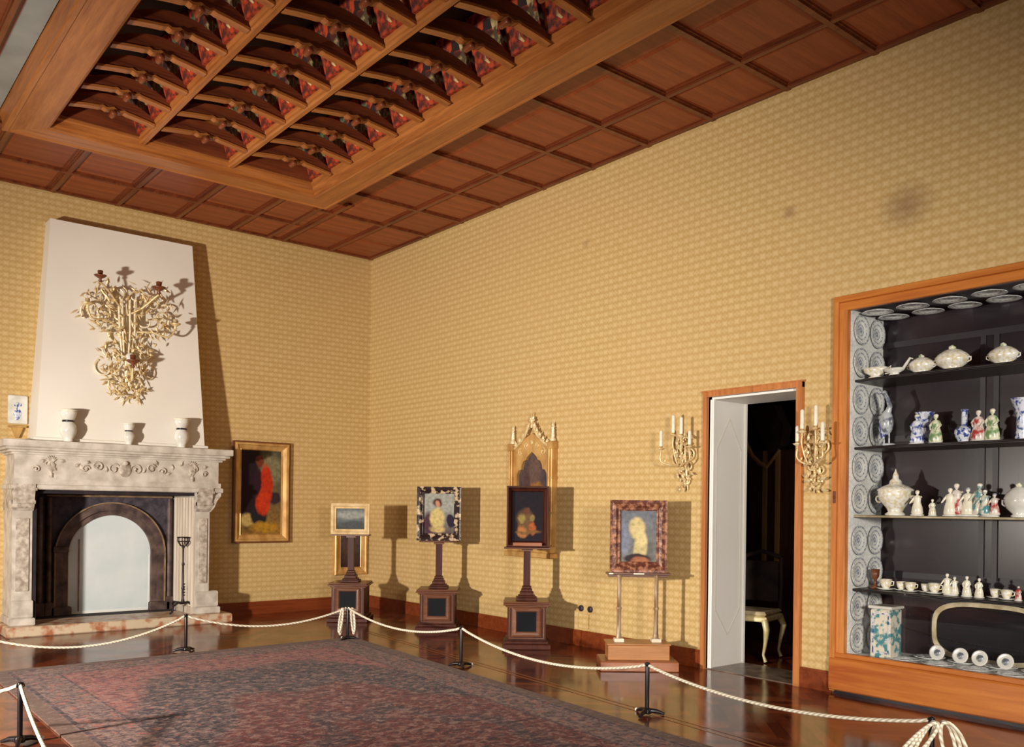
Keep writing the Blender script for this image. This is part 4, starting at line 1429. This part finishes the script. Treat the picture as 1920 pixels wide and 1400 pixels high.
# outer architrave: thin outer strip and wider inner strip
m.bbox(0, 0.045, -0.05, 0.01, 0.02, 3.27, 0.006)
m.bbox(0.04, 0.115, -0.03, 0.02, 0.30, 3.19, 0.006)
m.build('upright', 'case_wood_z', dc)
m = MB()
m.bbox(Wc - 0.045, Wc, -0.05, 0.01, 0.02, 3.27, 0.006)
m.bbox(Wc - 0.115, Wc - 0.04, -0.03, 0.02, 0.30, 3.19, 0.006)
m.build('upright', 'case_wood_z', dc)
m = MB()
m.bbox(-0.0, Wc, -0.052, 0.01, 3.225, 3.275, 0.006)
m.bbox(0.045, Wc - 0.045, -0.032, 0.02, 3.155, 3.225, 0.006)
m.build('head_rail', 'case_wood', dc)
m = MB()
m.bbox(0.045, Wc - 0.045, -0.04, 0.02, 0.30, 0.34, 0.006)
m.bbox(0.0, Wc, -0.06, 0.02, 0.03, 0.30, 0.012)
m.build('base_apron', 'case_wood', dc)
MB().box(0.02, Wc - 0.02, -0.02, 0.02, 0, 0.035).build('toe_kick', 'case_dark', dc)
m = MB()
m.ball((0.03, -0.052, 1.62), 0.012)
m.bbox(0.018, 0.04, -0.056, -0.048, 1.57, 1.67, 0.002)
m.build('lock_plate', 'frame_brown', dc)
XI0, XI1 = 0.118, Wc - 0.118
MB().box(XI0 - 0.02, XI0, 0.02, 0.56, 0.30, 3.18).build('side_panel', 'lace', dc)
MB().box(XI1, XI1 + 0.02, 0.02, 0.56, 0.30, 3.18).build('side_panel', 'lace', dc)
MB().box(XI0, XI1, 0.02, 0.56, 3.165, 3.18).build('top_panel', 'case_dark', dc)
MB().box(XI0, XI1, 0.02, 0.56, 0.30, 0.32).build('floor_panel', 'lace', dc)
bk = MB().box(XI0, XI1, 0.545, 0.565, 0.32, 3.165).build('back_panel', 'case_back', dc)
m = MB()
for x in (0.95, 1.05, 1.9, 2.0):
    m.box(x - 0.02, x + 0.02, 0.53, 0.546, 0.32, 2.9)
for z in (0.95, 2.1, 2.9):
    m.box(XI0, XI1, 0.535, 0.546, z, z + 0.05)
m.build('reflected_mullions', 'case_dark', bk)  # solid bars standing in for window mullions reflected in the mirror back
SZ = (0.867, 1.476, 2.037, 2.595)
for z in SZ:
    m = MB()
    # shelf with curved front, shallower near the side wall
    pts = [(XI0, 0.545), (XI0, 0.10)]
    for i in range(9):
        tt = i / 8
        pts.append((XI0 + 0.05 + 0.4 * tt, 0.10 - 0.055 * math.sin(tt * PI / 2)))
    pts += [(XI1 - 0.05, 0.045), (XI1, 0.10), (XI1, 0.545)]
    m.prism([(a, b) for a, b in pts][::-1], 'z', z - 0.022, z)
    sh = m.build('shelf', 'case_shelf', dc)
    m = MB()
    m.tube([(a, b, z - 0.010) for a, b in pts[1:-1]], 0.010, 6)
    m.build('shelf_edge', 'shelf_edge' if z == SZ[1] else 'case_shelf', sh)
# glass panes
for (a, b) in ((XI0, XI0 + 1.30), (XI0 + 1.30, XI1)):
    MB().box(a, b, 0.006, 0.012, 0.34, 3.155).build('glass_pane', 'glass', dc)


def cw(x, y, z=0.0):
    """case local -> world"""
    return (y, CY1 - x, z)


# plates hung on the side wall, laid on the ceiling and floor of the case
plate_me = None


def plate_at(loc, rot, label, group, scale=1.0):
    global plate_me
    if plate_me is None:
        m = MB()
        m.lathe([(0.001, -0.006), (0.06, -0.006), (0.07, 0.002), (0.118, 0.012), (0.122, 0.016), (0.116, 0.018), (0.07, 0.008), (0.058, 0.002), (0.001, 0.001)], 28)
        o = m.build('plate', 'plate')
        plate_me = o
    else:
        o = plate_me.copy(); COL.objects.link(o)
    o.location = loc
    o.rotation_euler = rot
    o.scale = (scale, scale, scale)
    tag(o, label, 'plate', group)
    return o


gaps = [0.32] + list(SZ)
names_g = ['lowest', 'second lowest', 'middle', 'second highest', 'top']
cols_n = ['front', 'rear']
for gi, z0 in enumerate(gaps):
    for ci, yy in enumerate((0.15, 0.41)):
        for ri in range(2):
            if gi == 4:
                z = z0 + 0.145 + 0.27 * ri
            else:
                z = z0 + 0.135 + 0.262 * ri
            plate_at(cw(XI0 + 0.012, yy, z), (R(90), 0, 0), '%s white patterned plate of the %s column on case side wall, %s compartment' % (('lower', 'upper')[ri], cols_n[ci], names_g[gi]),
                     'patterned plates on the side wall of the case', 1.0)
for ci, yy in enumerate((0.15, 0.41)):
    for j in range(8):
        x = XI0 + 0.16 + 0.29 * j
        plate_at(cw(x, yy, 3.150), (PI, 0, 0), 'white patterned plate fixed under the top of the display case', 'plates under the top of the case', 1.0)
for ci, yy in enumerate((0.14, 0.40)):
    for j in range(7):
        x = XI0 + 0.42 + 0.27 * j
        plate_at(cw(x + (0.08 if ci else 0), yy, 0.327), (0, 0, 0), 'white patterned plate lying flat on the floor of the display case', 'plates lying on the floor of the case', 0.98)


def item(name, label, cat, px_y, depth, shelf_z, group=None, rot=0.0):
    return thing(name, (depth, px_y, shelf_z), RW + rot, label, cat, group)


def tureen(y, z, wd, h, label, x=0.2, mat='gold_white'):
    t = item('tureen', label, 'tureen', y, x, z, 'white tureens in the case')
    a = wd / 2
    m = MB()
    m.lathe([(a * 0.5, 0), (a * 0.55, 0.01), (a * 0.4, h * 0.08), (a * 0.85, h * 0.25), (a, h * 0.45), (a * 0.98, h * 0.5)], 24, (0, 0, 0), 1, 0.75)
    m.build('bowl', mat, t)
    m = MB()
    m.lathe([(a * 1.03, h * 0.5), (a * 1.03, h * 0.53), (a * 0.85, h * 0.66), (a * 0.5, h * 0.80), (a * 0.2, h * 0.86), (a * 0.08, h * 0.88)], 24, (0, 0, 0), 1, 0.75)
    ld = m.build('lid', mat, t)
    m = MB()
    for j in range(6):
        m.ball((math.cos(j) * a * 0.10, math.sin(j) * a * 0.1, h * (0.88 + 0.02 * (j % 3))), a * 0.13, seg=8, rings=5)
    m.build('knop', 'famille_green', ld)
    m = MB()
    for s_ in (-1, 1):
        m.tube([(s_ * a * 0.92, 0, h * 0.3), (s_ * a * 1.12, 0, h * 0.36), (s_ * a * 1.12, 0, h * 0.48), (s_ * a * 0.95, 0, h * 0.47)], h * 0.03, 6)
    m.build('handle', mat, t)
    return t


def vase(y, z, h, label, x=0.25, kind=0, mat='blue_white'):
    t = item('vase', label, 'vase', y, x, z)
    P0 = [[(0.22, 0), (0.24, 0.02), (0.22, 0.08), (0.30, 0.18), (0.34, 0.30), (0.33, 0.40), (0.20, 0.48), (0.11, 0.52), (0.10, 0.94), (0.13, 1.0), (0.10, 1.0), (0.001, 0.98)],
          [(0.16, 0), (0.17, 0.02), (0.13, 0.3), (0.13, 0.55), (0.17, 0.75), (0.26, 0.97), (0.28, 1.0), (0.25, 1.0), (0.001, 0.9)]][kind]
    MB().lathe([(r * h * (0.8 if kind == 0 else 1), q * h) for r, q in P0], 22).build('body', mat, t)
    if kind == 0:
        MB().lathe([(0.19 * h, -0.001), (0.20 * h, 0.0), (0.19 * h, 0.05 * h), (0.14 * h, 0.06 * h)], 22).build('foot', 'porcelain', t)
    else:
        MB().lathe([(0.16 * h, 0.0), (0.185 * h, 0.01 * h), (0.17 * h, 0.04 * h)], 20).build('foot', 'porcelain', t)
    return t


def figurine(y, z, h, label, x=0.22, mats=('porc_cream', 'famille_green'), pose=0, n=1, group='porcelain figurines in the case', rot=0.0):
    t = item('figurine', label, 'figurine', y, x, z, group, rot)
    MB().lathe([(0.001, 0), (h * 0.26, 0), (h * 0.27, h * 0.04), (h * 0.20, h * 0.075), (0.001, h * 0.075)], 16, (0, 0, 0), 1 + 0.3 * (n - 1), 0.8).build('base', 'porcelain', t)
    for i in range(n):
        x0 = (i - (n - 1) / 2) * h * 0.34
        hh = h * (1.0 - 0.12 * (i % 2))
        m = MB()
        z0 = h * 0.07
        b = hh - z0
        lean = (0.0, 0.12, -0.1)[pose]
        m.lathe([(b * 0.23, 0), (b * 0.25, b * 0.04), (b * 0.21, b * 0.3), (b * 0.14, b * 0.52), (b * 0.16, b * 0.66), (b * 0.13, b * 0.76), (b * 0.035, b * 0.80), (b * 0.035, b * 0.83), (b * 0.07, b * 0.86), (b * 0.085, b * 0.92), (b * 0.06, b * 0.98), (0.001, b)], 14, (x0, 0, z0), 1, 0.8)
        for s_ in (-1, 1):
            up_ = b * (0.72 if (pose == 1 and s_ == 1) else 0.45)
            m.tube([(x0 + s_ * b * 0.10, 0, z0 + b * 0.73), (x0 + s_ * b * 0.19, -b * 0.05, z0 + (b * 0.73 + up_) / 2), (x0 + s_ * b * (0.25 if pose else 0.12), -b * 0.15, z0 + up_)], [b * 0.05, b * 0.045, b * 0.03], 7)
            m.ball((x0 + s_ * b * (0.25 if pose else 0.12), -b * 0.15, z0 + up_), b * 0.028, seg=8, rings=5)
        bd = m.build('body', mats[i % len(mats)], t)
        m = MB()
        m.ball((x0, b * 0.01, z0 + b * 0.945), b * 0.088, 1, 1, 0.8, 10, 7)
        m.build('hair', 'gold_white' if i % 2 == 0 else 'grey_bird', bd)
    return t


def cup_saucer(y, z, label, x=0.2, s_=1.0, group='cups with saucers on the fourth shelf'):
    t = item('teacup', label, 'cup', y, x, z, group)
    MB().lathe([(r * s_, q * s_) for r, q in ((0.02, 0.0), (0.03, 0.002), (0.06, 0.012), (0.058, 0.014), (0.02, 0.006))], 18).build('saucer', 'porcelain', t)
    MB().lathe([(r * s_, q * s_) for r, q in ((0.018, 0.006), (0.02, 0.012), (0.032, 0.03), (0.038, 0.07), (0.036, 0.07), (0.03, 0.035), (0.001, 0.02))], 18).build('cup', 'gold_white', t)
    m = MB()
    m.tube([(0.034 * s_, 0, 0.06 * s_), (0.052 * s_, 0, 0.058 * s_), (0.05 * s_, 0, 0.035 * s_), (0.033 * s_, 0, 0.03 * s_)], 0.004 * s_, 6)
    m.build('handle', 'gold_white', t)
    return t


# top shelf (z 2.595)
z1 = SZ[3]
t = item('sauce_boat', 'low white sauce boat at left end of the top shelf', 'sauce boat', 3.72, 0.14, z1)
m = MB(); m.lathe([(0.05, 0), (0.055, 0.01), (0.03, 0.02), (0.08, 0.05), (0.095, 0.085), (0.09, 0.085), (0.07, 0.05), (0.001, 0.03)], 20, (0, 0, 0), 1.1, 0.7)
m.build('bowl', 'gold_white', t)
m = MB(); m.tube([(0.09, 0, 0.06), (0.13, 0, 0.09), (0.12, 0, 0.03), (0.085, 0, 0.03)], 0.006, 6)
m.build('handle', 'gold_white', t)
t = item('sauce_boat', 'white swan necked sauce boat on top shelf beside the small tureen', 'sauce boat', 3.55, 0.12, z1)
m = MB(); m.lathe([(0.04, 0), (0.045, 0.008), (0.03, 0.02), (0.07, 0.04), (0.08, 0.06), (0.001, 0.035)], 20, (0, 0, 0), 1.1, 0.7)
m.build('bowl', 'porcelain', t)
m = MB(); m.tube([(0.07, 0, 0.05), (0.10, 0, 0.09), (0.13, 0, 0.13), (0.15, 0, 0.12)], [0.012, 0.012, 0.010, 0.005], 8)
m.build('handle', 'porcelain', t)
tureen(3.37, z1, 0.20, 0.16, 'small white tureen on top shelf of the case')
tureen(3.13, z1, 0.25, 0.20, 'large white tureen with gold rim on top shelf of the case')
tureen(2.76, z1, 0.21, 0.17, 'white tureen at the right end of the top shelf')
# second shelf
z2 = SZ[2]
t = item('bird_figure', 'grey porcelain crane with raised neck at left end of second shelf', 'figurine', 3.66, 0.22, z2)
m = MB()
m.ball((0, 0, 0.20), 0.07, 0.75, 0.7, 1.5, 14, 9)
m.tube([(0.0, 0, 0.26), (0.03, -0.01, 0.33), (0.01, -0.01, 0.39), (-0.01, -0.02, 0.43)], [0.03, 0.02, 0.016, 0.018], 9)
m.ball((-0.012, -0.022, 0.44), 0.022)
m.tube([(-0.02, -0.03, 0.44), (-0.05, -0.05, 0.43)], [0.008, 0.002], 6)
m.build('body', 'grey_bird', t)
m = MB()
for s_ in (-1, 1):
    m.leaf((s_ * 0.02, -0.02 * s_, 0.28), R(-100), 0.22, 0.09, 0.02)
m.build('wing', 'blue_white', t)
m = MB()
for s_ in (-1, 1):
    m.tube([(s_ * 0.02, 0, 0.12), (s_ * 0.022, 0, 0.02)], 0.007, 6)
m.lathe([(0.001, 0), (0.07, 0), (0.065, 0.025), (0.001, 0.03)], 14)
m.build('leg', 'grey_bird', t)
vase(3.40, z2, 0.27, 'blue and white beaker vase on second shelf behind the robed figures', 0.33, 1)
figurine(3.385, z2, 0.24, 'robed blue and red porcelain figure on second shelf before the beaker vase', 0.17, ('blue_white', 'famille_red'), 0)
figurine(3.25, z2, 0.235, 'porcelain figure in pale green robe on second shelf beside the blue and red one', 0.2, ('famille_green',), 0)
t = item('stem_glass', 'small clear stem glass on second shelf', 'glass', 3.16, 0.28, z2)
MB().lathe([(0.03, 0), (0.03, 0.004), (0.005, 0.01), (0.005, 0.07), (0.025, 0.10), (0.03, 0.15), (0.028, 0.15), (0.022, 0.10), (0.001, 0.075)], 16).build('bowl', 'glass', t)
vase(3.05, z2, 0.26, 'blue and white bottle vase with long neck on second shelf', 0.24, 0)
figurine(2.93, z2, 0.24, 'porcelain figure in red and blue dress on second shelf right of the bottle vase', 0.2, ('famille_red', 'blue_white'), 0)
figurine(2.83, z2, 0.245, 'porcelain figure in green robe on second shelf, rightmost of the robed figures', 0.2, ('famille_green',), 0)
vase(2.64, z2, 0.31, 'large blue and white beaker vase at right end of second shelf', 0.25, 1)
# third shelf
z3 = SZ[1]
t = item('covered_urn', 'large white covered urn with pointed finial at left end of third shelf', 'urn', 3.59, 0.24, z3)
MB().lathe([(0.075, 0), (0.08, 0.01), (0.055, 0.03), (0.07, 0.06), (0.125, 0.13), (0.135, 0.19), (0.13, 0.20)], 26).build('body', 'gold_white', t)
ld = MB().lathe([(0.14, 0.20), (0.14, 0.21), (0.10, 0.235), (0.05, 0.255), (0.045, 0.28), (0.025, 0.30), (0.022, 0.33), (0.008, 0.36), (0.001, 0.38)], 26).build('lid', 'gold_white', t)
m = MB()
for s_ in (-1, 1):
    m.scroll((s_ * 0.14, 0.14), 0.035, 0.012, R(-120), R(150), 0.008, 0.006, flip=s_)
m.build('handle', 'gold_white', t)
figurine(3.37, z3, 0.20, 'seated white porcelain lady on third shelf right of the urn', 0.16, ('porc_cream',), 1)
figurine(3.25, z3, 0.13, 'small cream porcelain figure on third shelf beside the seated lady', 0.16, ('gold_white',), 0)
figurine(3.12, z3, 0.215, 'cream porcelain dancer on third shelf left of the figure group', 0.17, ('porc_cream',), 1)
figurine(3.00, z3, 0.25, 'tall porcelain figure group with several dancers on third shelf', 0.20, ('famille_red', 'porc_cream', 'polychrome_teal'), 1, 3)
figurine(2.83, z3, 0.20, 'leaning porcelain figure in teal coat and red dress on third shelf', 0.17, ('polychrome_teal', 'famille_red'), 1, 2)
tureen(2.64, z3, 0.20, 0.26, 'white covered tureen at right end of third shelf', 0.2, 'porcelain')
# fourth shelf
z4 = SZ[0]
t = item('candle_holder', 'dark openwork goblet at left end of fourth shelf', 'goblet', 3.76, 0.25, z4)
MB().lathe([(0.035, 0), (0.04, 0.01), (0.012, 0.03), (0.012, 0.07), (0.03, 0.10), (0.034, 0.16), (0.028, 0.16), (0.001, 0.10)], 14).build('bowl', 'frame_brown', t)
for i, (y, s_, lb) in enumerate(((3.64, 1.25, 'cup and saucer nearest the side wall on fourth shelf'), (3.535, 1.05, 'second cup from the side wall on fourth shelf'),
                                 (3.435, 1.1, 'third cup from the side wall on fourth shelf'), (3.335, 1.0, 'fourth cup from the side wall on fourth shelf'),
                                 (3.245, 1.2, 'fifth cup from the side wall, beside the statuettes, on fourth shelf'), (2.815, 1.0, 'left cup of the pair right of the statuettes on fourth shelf'),
                                 (2.715, 1.05, 'right cup of the pair right of the statuettes on fourth shelf'))):
    cup_saucer(y, z4, lb, 0.2 + 0.05 * (i % 2), s_)
figurine(3.12, z4, 0.165, 'widest white statuette group on fourth shelf', 0.2, ('porc_cream',), 1, 2, 'white statuettes on the fourth shelf')
figurine(3.00, z4, 0.155, 'white statuette in the middle of three on fourth shelf', 0.2, ('porc_cream',), 0, 1, 'white statuettes on the fourth shelf')
figurine(2.91, z4, 0.145, 'slender white statuette, rightmost of three on fourth shelf', 0.2, ('porc_cream',), 0, 1, 'white statuettes on the fourth shelf')
figurine(2.635, z4, 0.105, 'tiny figure with orange dress at right end of fourth shelf', 0.2, ('famille_red',), 0)
# case floor
z5 = 0.32
t = item('garden_stool', 'square blue and green painted porcelain box vase on floor of the case', 'vase', 3.62, 0.17, z5)
MB().bbox(-0.085, 0.085, -0.085, 0.085, 0, 0.40, 0.012).build('body', 'polychrome_teal', t)
MB().bbox(-0.10, 0.10, -0.10, 0.10, 0.40, 0.425, 0.006).build('rim', 'porcelain', t)
m = MB().frame(-0.06, 0.06, 0.05, 0.36, [(0, -0.004), (0.008, -0.006), (0.008, 0), (0, 0)], -0.085)
m.build('painted_border', 'blue_white', t)
t = item('oval_tray', 'large dark oval tray with pale rim leaning on the case back', 'tray', 2.95, 0.44, z5 + 0.005)
m = MB()
ov, ovi = [], []
for i in range(41):
    a = PI / 2 + 2 * PI * i / 40
    c, s_ = math.cos(a), math.sin(a)
    ov.append((0.44 * math.copysign(abs(c) ** 0.6, c), 0.24 + 0.235 * math.copysign(abs(s_) ** 0.6, s_)))
    ovi.append((0.405 * math.copysign(abs(c) ** 0.6, c), 0.24 + 0.20 * math.copysign(abs(s_) ** 0.6, s_)))
m.ring_prism(ov, ovi, 0.03, 0.05)
m.build('rim', 'shelf_edge', t)
m = MB().prism(ovi[:-1], 'y', 0.04, 0.048)
m.build('tray_face', 'black_panel', t)
for i, (y, lb) in enumerate(((3.28, 'leftmost'), (3.10, 'second from left'), (2.955, 'third from left'), (2.77, 'rightmost'))):
    t = item('small_dish', 'round white dish with dark centre standing before the oval tray, %s of four' % lb, 'dish', y, 0.34, z5 + 0.008, 'four small dishes on the case floor')
    m = MB(); m.T = Matrix.Translation((0, 0, 0.062)) @ Matrix.Rotation(R(78), 4, 'X')
    m.lathe([(0.001, -0.004), (0.03, -0.004), (0.055, 0.008), (0.062, 0.012), (0.055, 0.014), (0.03, 0.004), (0.001, 0.003)], 24)
    m.build('rim', 'porcelain', t)
    m = MB(); m.T = Matrix.Translation((0, 0, 0.062)) @ Matrix.Rotation(R(78), 4, 'X')
    m.lathe([(0.001, 0.003), (0.027, 0.0035), (0.027, 0.006), (0.001, 0.006)], 20)
    m.build('painted_centre', 'grey_bird', t)
    m = MB().tube([(0, 0.02, 0.10), (0, 0.06, 0.0)], 0.003, 6)
    m.build('prop', 'iron', t)

# ------------------------------------------------------------------ carpet
m = MB()
e0 = [(-5.37, 8.84), (-1.765, 8.90), (-2.62, -1.2), (-5.37, -1.2)]
th = 0.014
vs = [(x, y, 0.002) for x, y in e0] + [(x, y, th) for x, y in e0]
m.add(vs, [(0, 1, 2, 3), (7, 6, 5, 4), (0, 4, 5, 1), (1, 5, 6, 2), (2, 6, 7, 3), (3, 7, 4, 0)])
rug = m.build('carpet', 'carpet')
tag(rug, 'large worn persian carpet with red medallion on dark blue field covering the parquet', 'carpet')

# ------------------------------------------------------------------ rope barrier
RH = 0.375


def stanchion(x, y, label, zb=0.0):
    t = thing('barrier_post', (x, y, zb), R(rnd.uniform(0, 90)), label, 'barrier post', 'low black rope barrier posts')
    m = MB()
    m.lathe([(0.016, 0.03), (0.016, RH - 0.02), (0.013, RH - 0.01), (0.019, RH - 0.006), (0.019, RH + 0.006), (0.001, RH + 0.012)], 12)
    m.build('pole', 'post', t)
    m = MB()
    for a in range(3):
        an = 2 * PI * a / 3
        c, s_ = math.cos(an), math.sin(an)
        m.tube([(0, 0, 0.035), (0.07 * c, 0.07 * s_, 0.03), (0.125 * c, 0.125 * s_, 0.011)], [0.02, 0.016, 0.010], 8)
    m.lathe([(0.03, 0.012), (0.034, 0.02), (0.03, 0.045), (0.018, 0.055)], 14)
    m.build('foot', 'post', t)
    m = MB()
    m.ball((0.135, 0, 0.014), 0.013)
    m.build('foot_cap', 'porcelain', t)
    m = MB()
    pts = [(0.024 * math.cos(2 * PI * j / 12), 0.0, RH - 0.012 + 0.014 * math.sin(2 * PI * j / 12)) for j in range(13)]
    m.tube(pts, 0.004, 6)
    m.build('rope_ring', 'post', t)
    return (x, y)


ST = [(-5.55, 9.05), (-3.60, 9.02), (-1.89, 8.79), (-1.835, 6.712), (-1.871, 4.357), (-1.885, 2.276)]
LB = [None, 'barrier post before the right half of the fireplace', 'barrier post at the corner of the carpet', 'barrier post before the easel with pale figure painting',
      'barrier post before the stand near the doorway', 'barrier post nearest the display case, hung with spare rope']
for i, p in enumerate(ST):
    stanchion(p[0], p[1], LB[i] or 'barrier post left of the fireplace', 0.0 if i in (0, 1) else 0.0)
stanchion(-5.608, 6.155, 'barrier post on the left edge of the carpet')


def rope(p, q, sag, label, zt=RH - 0.012, zq=None, n=26):
    m = MB()
    zq = zt if zq is None else zq
    mx_, my_ = (p[0] + q[0]) / 2, (p[1] + q[1]) / 2
    pts = []
    dirv = Vector((q[0] - p[0], q[1] - p[1], 0)).normalized()
    for i in range(n + 1):
        t = i / n
        x = p[0] + (q[0] - p[0]) * t
        y = p[1] + (q[1] - p[1]) * t
        if i == 0: x += dirv.x * 0.018; y += dirv.y * 0.018
        if i == n: x -= dirv.x * 0.018; y -= dirv.y * 0.018
        z = zt + (zq - zt) * t - sag * 4 * t * (1 - t)
        pts.append((x - mx_, y - my_, z))
    m.tube(pts, 0.0115, 8)
    o = m.build('barrier_rope', 'cord', None, (mx_, my_, 0))
    tag(o, label, 'rope', 'white cords of the rope barrier')
    return o


rope(ST[0], ST[1], 0.225, 'white barrier rope sagging in front of the fireplace')
rope(ST[1], ST[2], 0.15, 'white barrier rope from fireplace post to the carpet corner post')
rope(ST[2], ST[3], 0.125, 'white barrier rope from carpet corner towards the pale figure easel')
rope(ST[3], ST[4], 0.145, 'white barrier rope between the two posts facing the gothic frame')
rope(ST[4], ST[5], 0.11, 'white barrier rope running before the doorway to the spare rope post')
rope((-5.608, 6.155), (-5.80, 3.4), 0.16, 'white barrier rope leading from left carpet post towards the viewer')
rope((-5.608, 6.155), (-6.9, 6.9), 0.12, 'white barrier rope leaving the left carpet post to the left')

# hanging spare ends
def hank(loc, loops, label, rot=0.0, L=0.26, sp=0.02, tilt=0.0):
    m = MB()
    for j in range(loops):
        wd = sp * (1 + 0.4 * j)
        pts = []
        for i in range(25):
            a = 2 * PI * i / 24
            x = wd * math.sin(a) + tilt * (1 - math.cos(a)) * 0.5 * (1 + 0.25 * j)
            z = RH - 0.01 - L * (1 - 0.08 * j) * (1 - math.cos(a)) / 2
            pts.append((x, -0.026 - 0.012 * j, z))
        m.tube(pts, 0.0105, 7)
    o = m.build('rope_hank', 'cord', None, loc, rot)
    tag(o, label, 'rope', None)
    return o


p = ST[2]
hank((p[0] - 0.045, p[1] + 0.02, 0), 2, 'hanging white rope loop on left side of carpet corner post', FACE, 0.30, 0.012, -0.03)
hank((p[0] + 0.045, p[1] - 0.03, 0), 2, 'hanging white rope loop on right side of carpet corner post', FACE, 0.29, 0.014, 0.02)
p = ST[5]
hank((p[0], p[1], 0), 3, 'bunch of spare white rope hanging leftwards from last post', FACE, 0.33, 0.03, -0.16)
hank((p[0] + 0.05, p[1] - 0.03, 0), 3, 'spare white rope loops hanging rightwards from last post', FACE, 0.30, 0.035, 0.06)

# ------------------------------------------------------------------ next room
ch2 = thing('gilt_chair', (0.874, 5.425, 0), R(-75), 'cream gilt chair with curved leg in the dark room beyond the doorway', 'chair')
m = MB().bbox(-0.22, 0.25, -0.24, 0.24, 0.40, 0.455, 0.012)
m.build('seat_rail', 'chair_gilt', ch2)
m = MB().bbox(-0.21, 0.24, -0.23, 0.23, 0.455, 0.50, 0.02)
m.build('seat', 'chair_fabric', ch2)
for (x, y) in ((0.225, -0.22), (-0.2, -0.22), (0.225, 0.22), (-0.2, 0.22)):
    m = MB()
    sx = 1 if x > 0 else -1
    m.tube([(x, y, 0.42), (x + sx * 0.03, y - 0.03 * (1 if y < 0 else -1), 0.33), (x + sx * 0.01, y, 0.2), (x - sx * 0.01, y, 0.08), (x + sx * 0.015, y, 0.012)], [0.035, 0.032, 0.020, 0.014, 0.02], 9)
    m.build('leg', 'chair_gilt', ch2)
m = MB()
for x in (-0.2, 0.22):
    m.tube([(x, 0.23, 0.45), (x, 0.27, 0.75), (x * 0.9, 0.31, 1.02)], 0.02, 8)
m.tube([(-0.19, 0.31, 1.02), (0, 0.31, 1.08), (0.2, 0.31, 1.02)], 0.024, 8)
m.bbox(-0.17, 0.19, 0.25, 0.29, 0.56, 0.98, 0.01)
m.build('backrest', 'dark_cloth', ch2)

cb = thing('tall_cabinet', (2.05, 5.75, 0), R(-90), 'tall dark cabinet with gilt uprights and curved crest in the room beyond', 'cabinet')
MB().bbox(-0.55, 0.35, 0.0, 0.45, 0, 2.2, 0.01).build('body', 'dim_wood', cb)
for x in (-0.33, -0.16):
    MB().bbox(x - 0.025, x + 0.025, -0.03, 0.0, 0.5, 2.2, 0.008).build('gilt_upright', 'dim_gilt', cb)
m = MB()
m.tube([(-0.6, -0.03, 2.32), (-0.5, -0.04, 2.15), (-0.38, -0.05, 2.05), (-0.30, -0.04, 2.02)], 0.03, 8)
m.tube([(-0.30, -0.04, 2.0), (-0.2, -0.05, 2.1), (-0.12, -0.04, 2.2)], 0.02, 8)
m.build('curved_crest', 'dim_gilt', cb)
m = MB()
m.prism([(-0.52, 2.68), (-0.20, 2.72), (-0.06, 2.45), (-0.10, 2.25), (-0.22, 2.15), (-0.36, 2.3)], 'y', -0.06, 0.10)
m.build('draped_cloth', 'dark_cloth', cb)
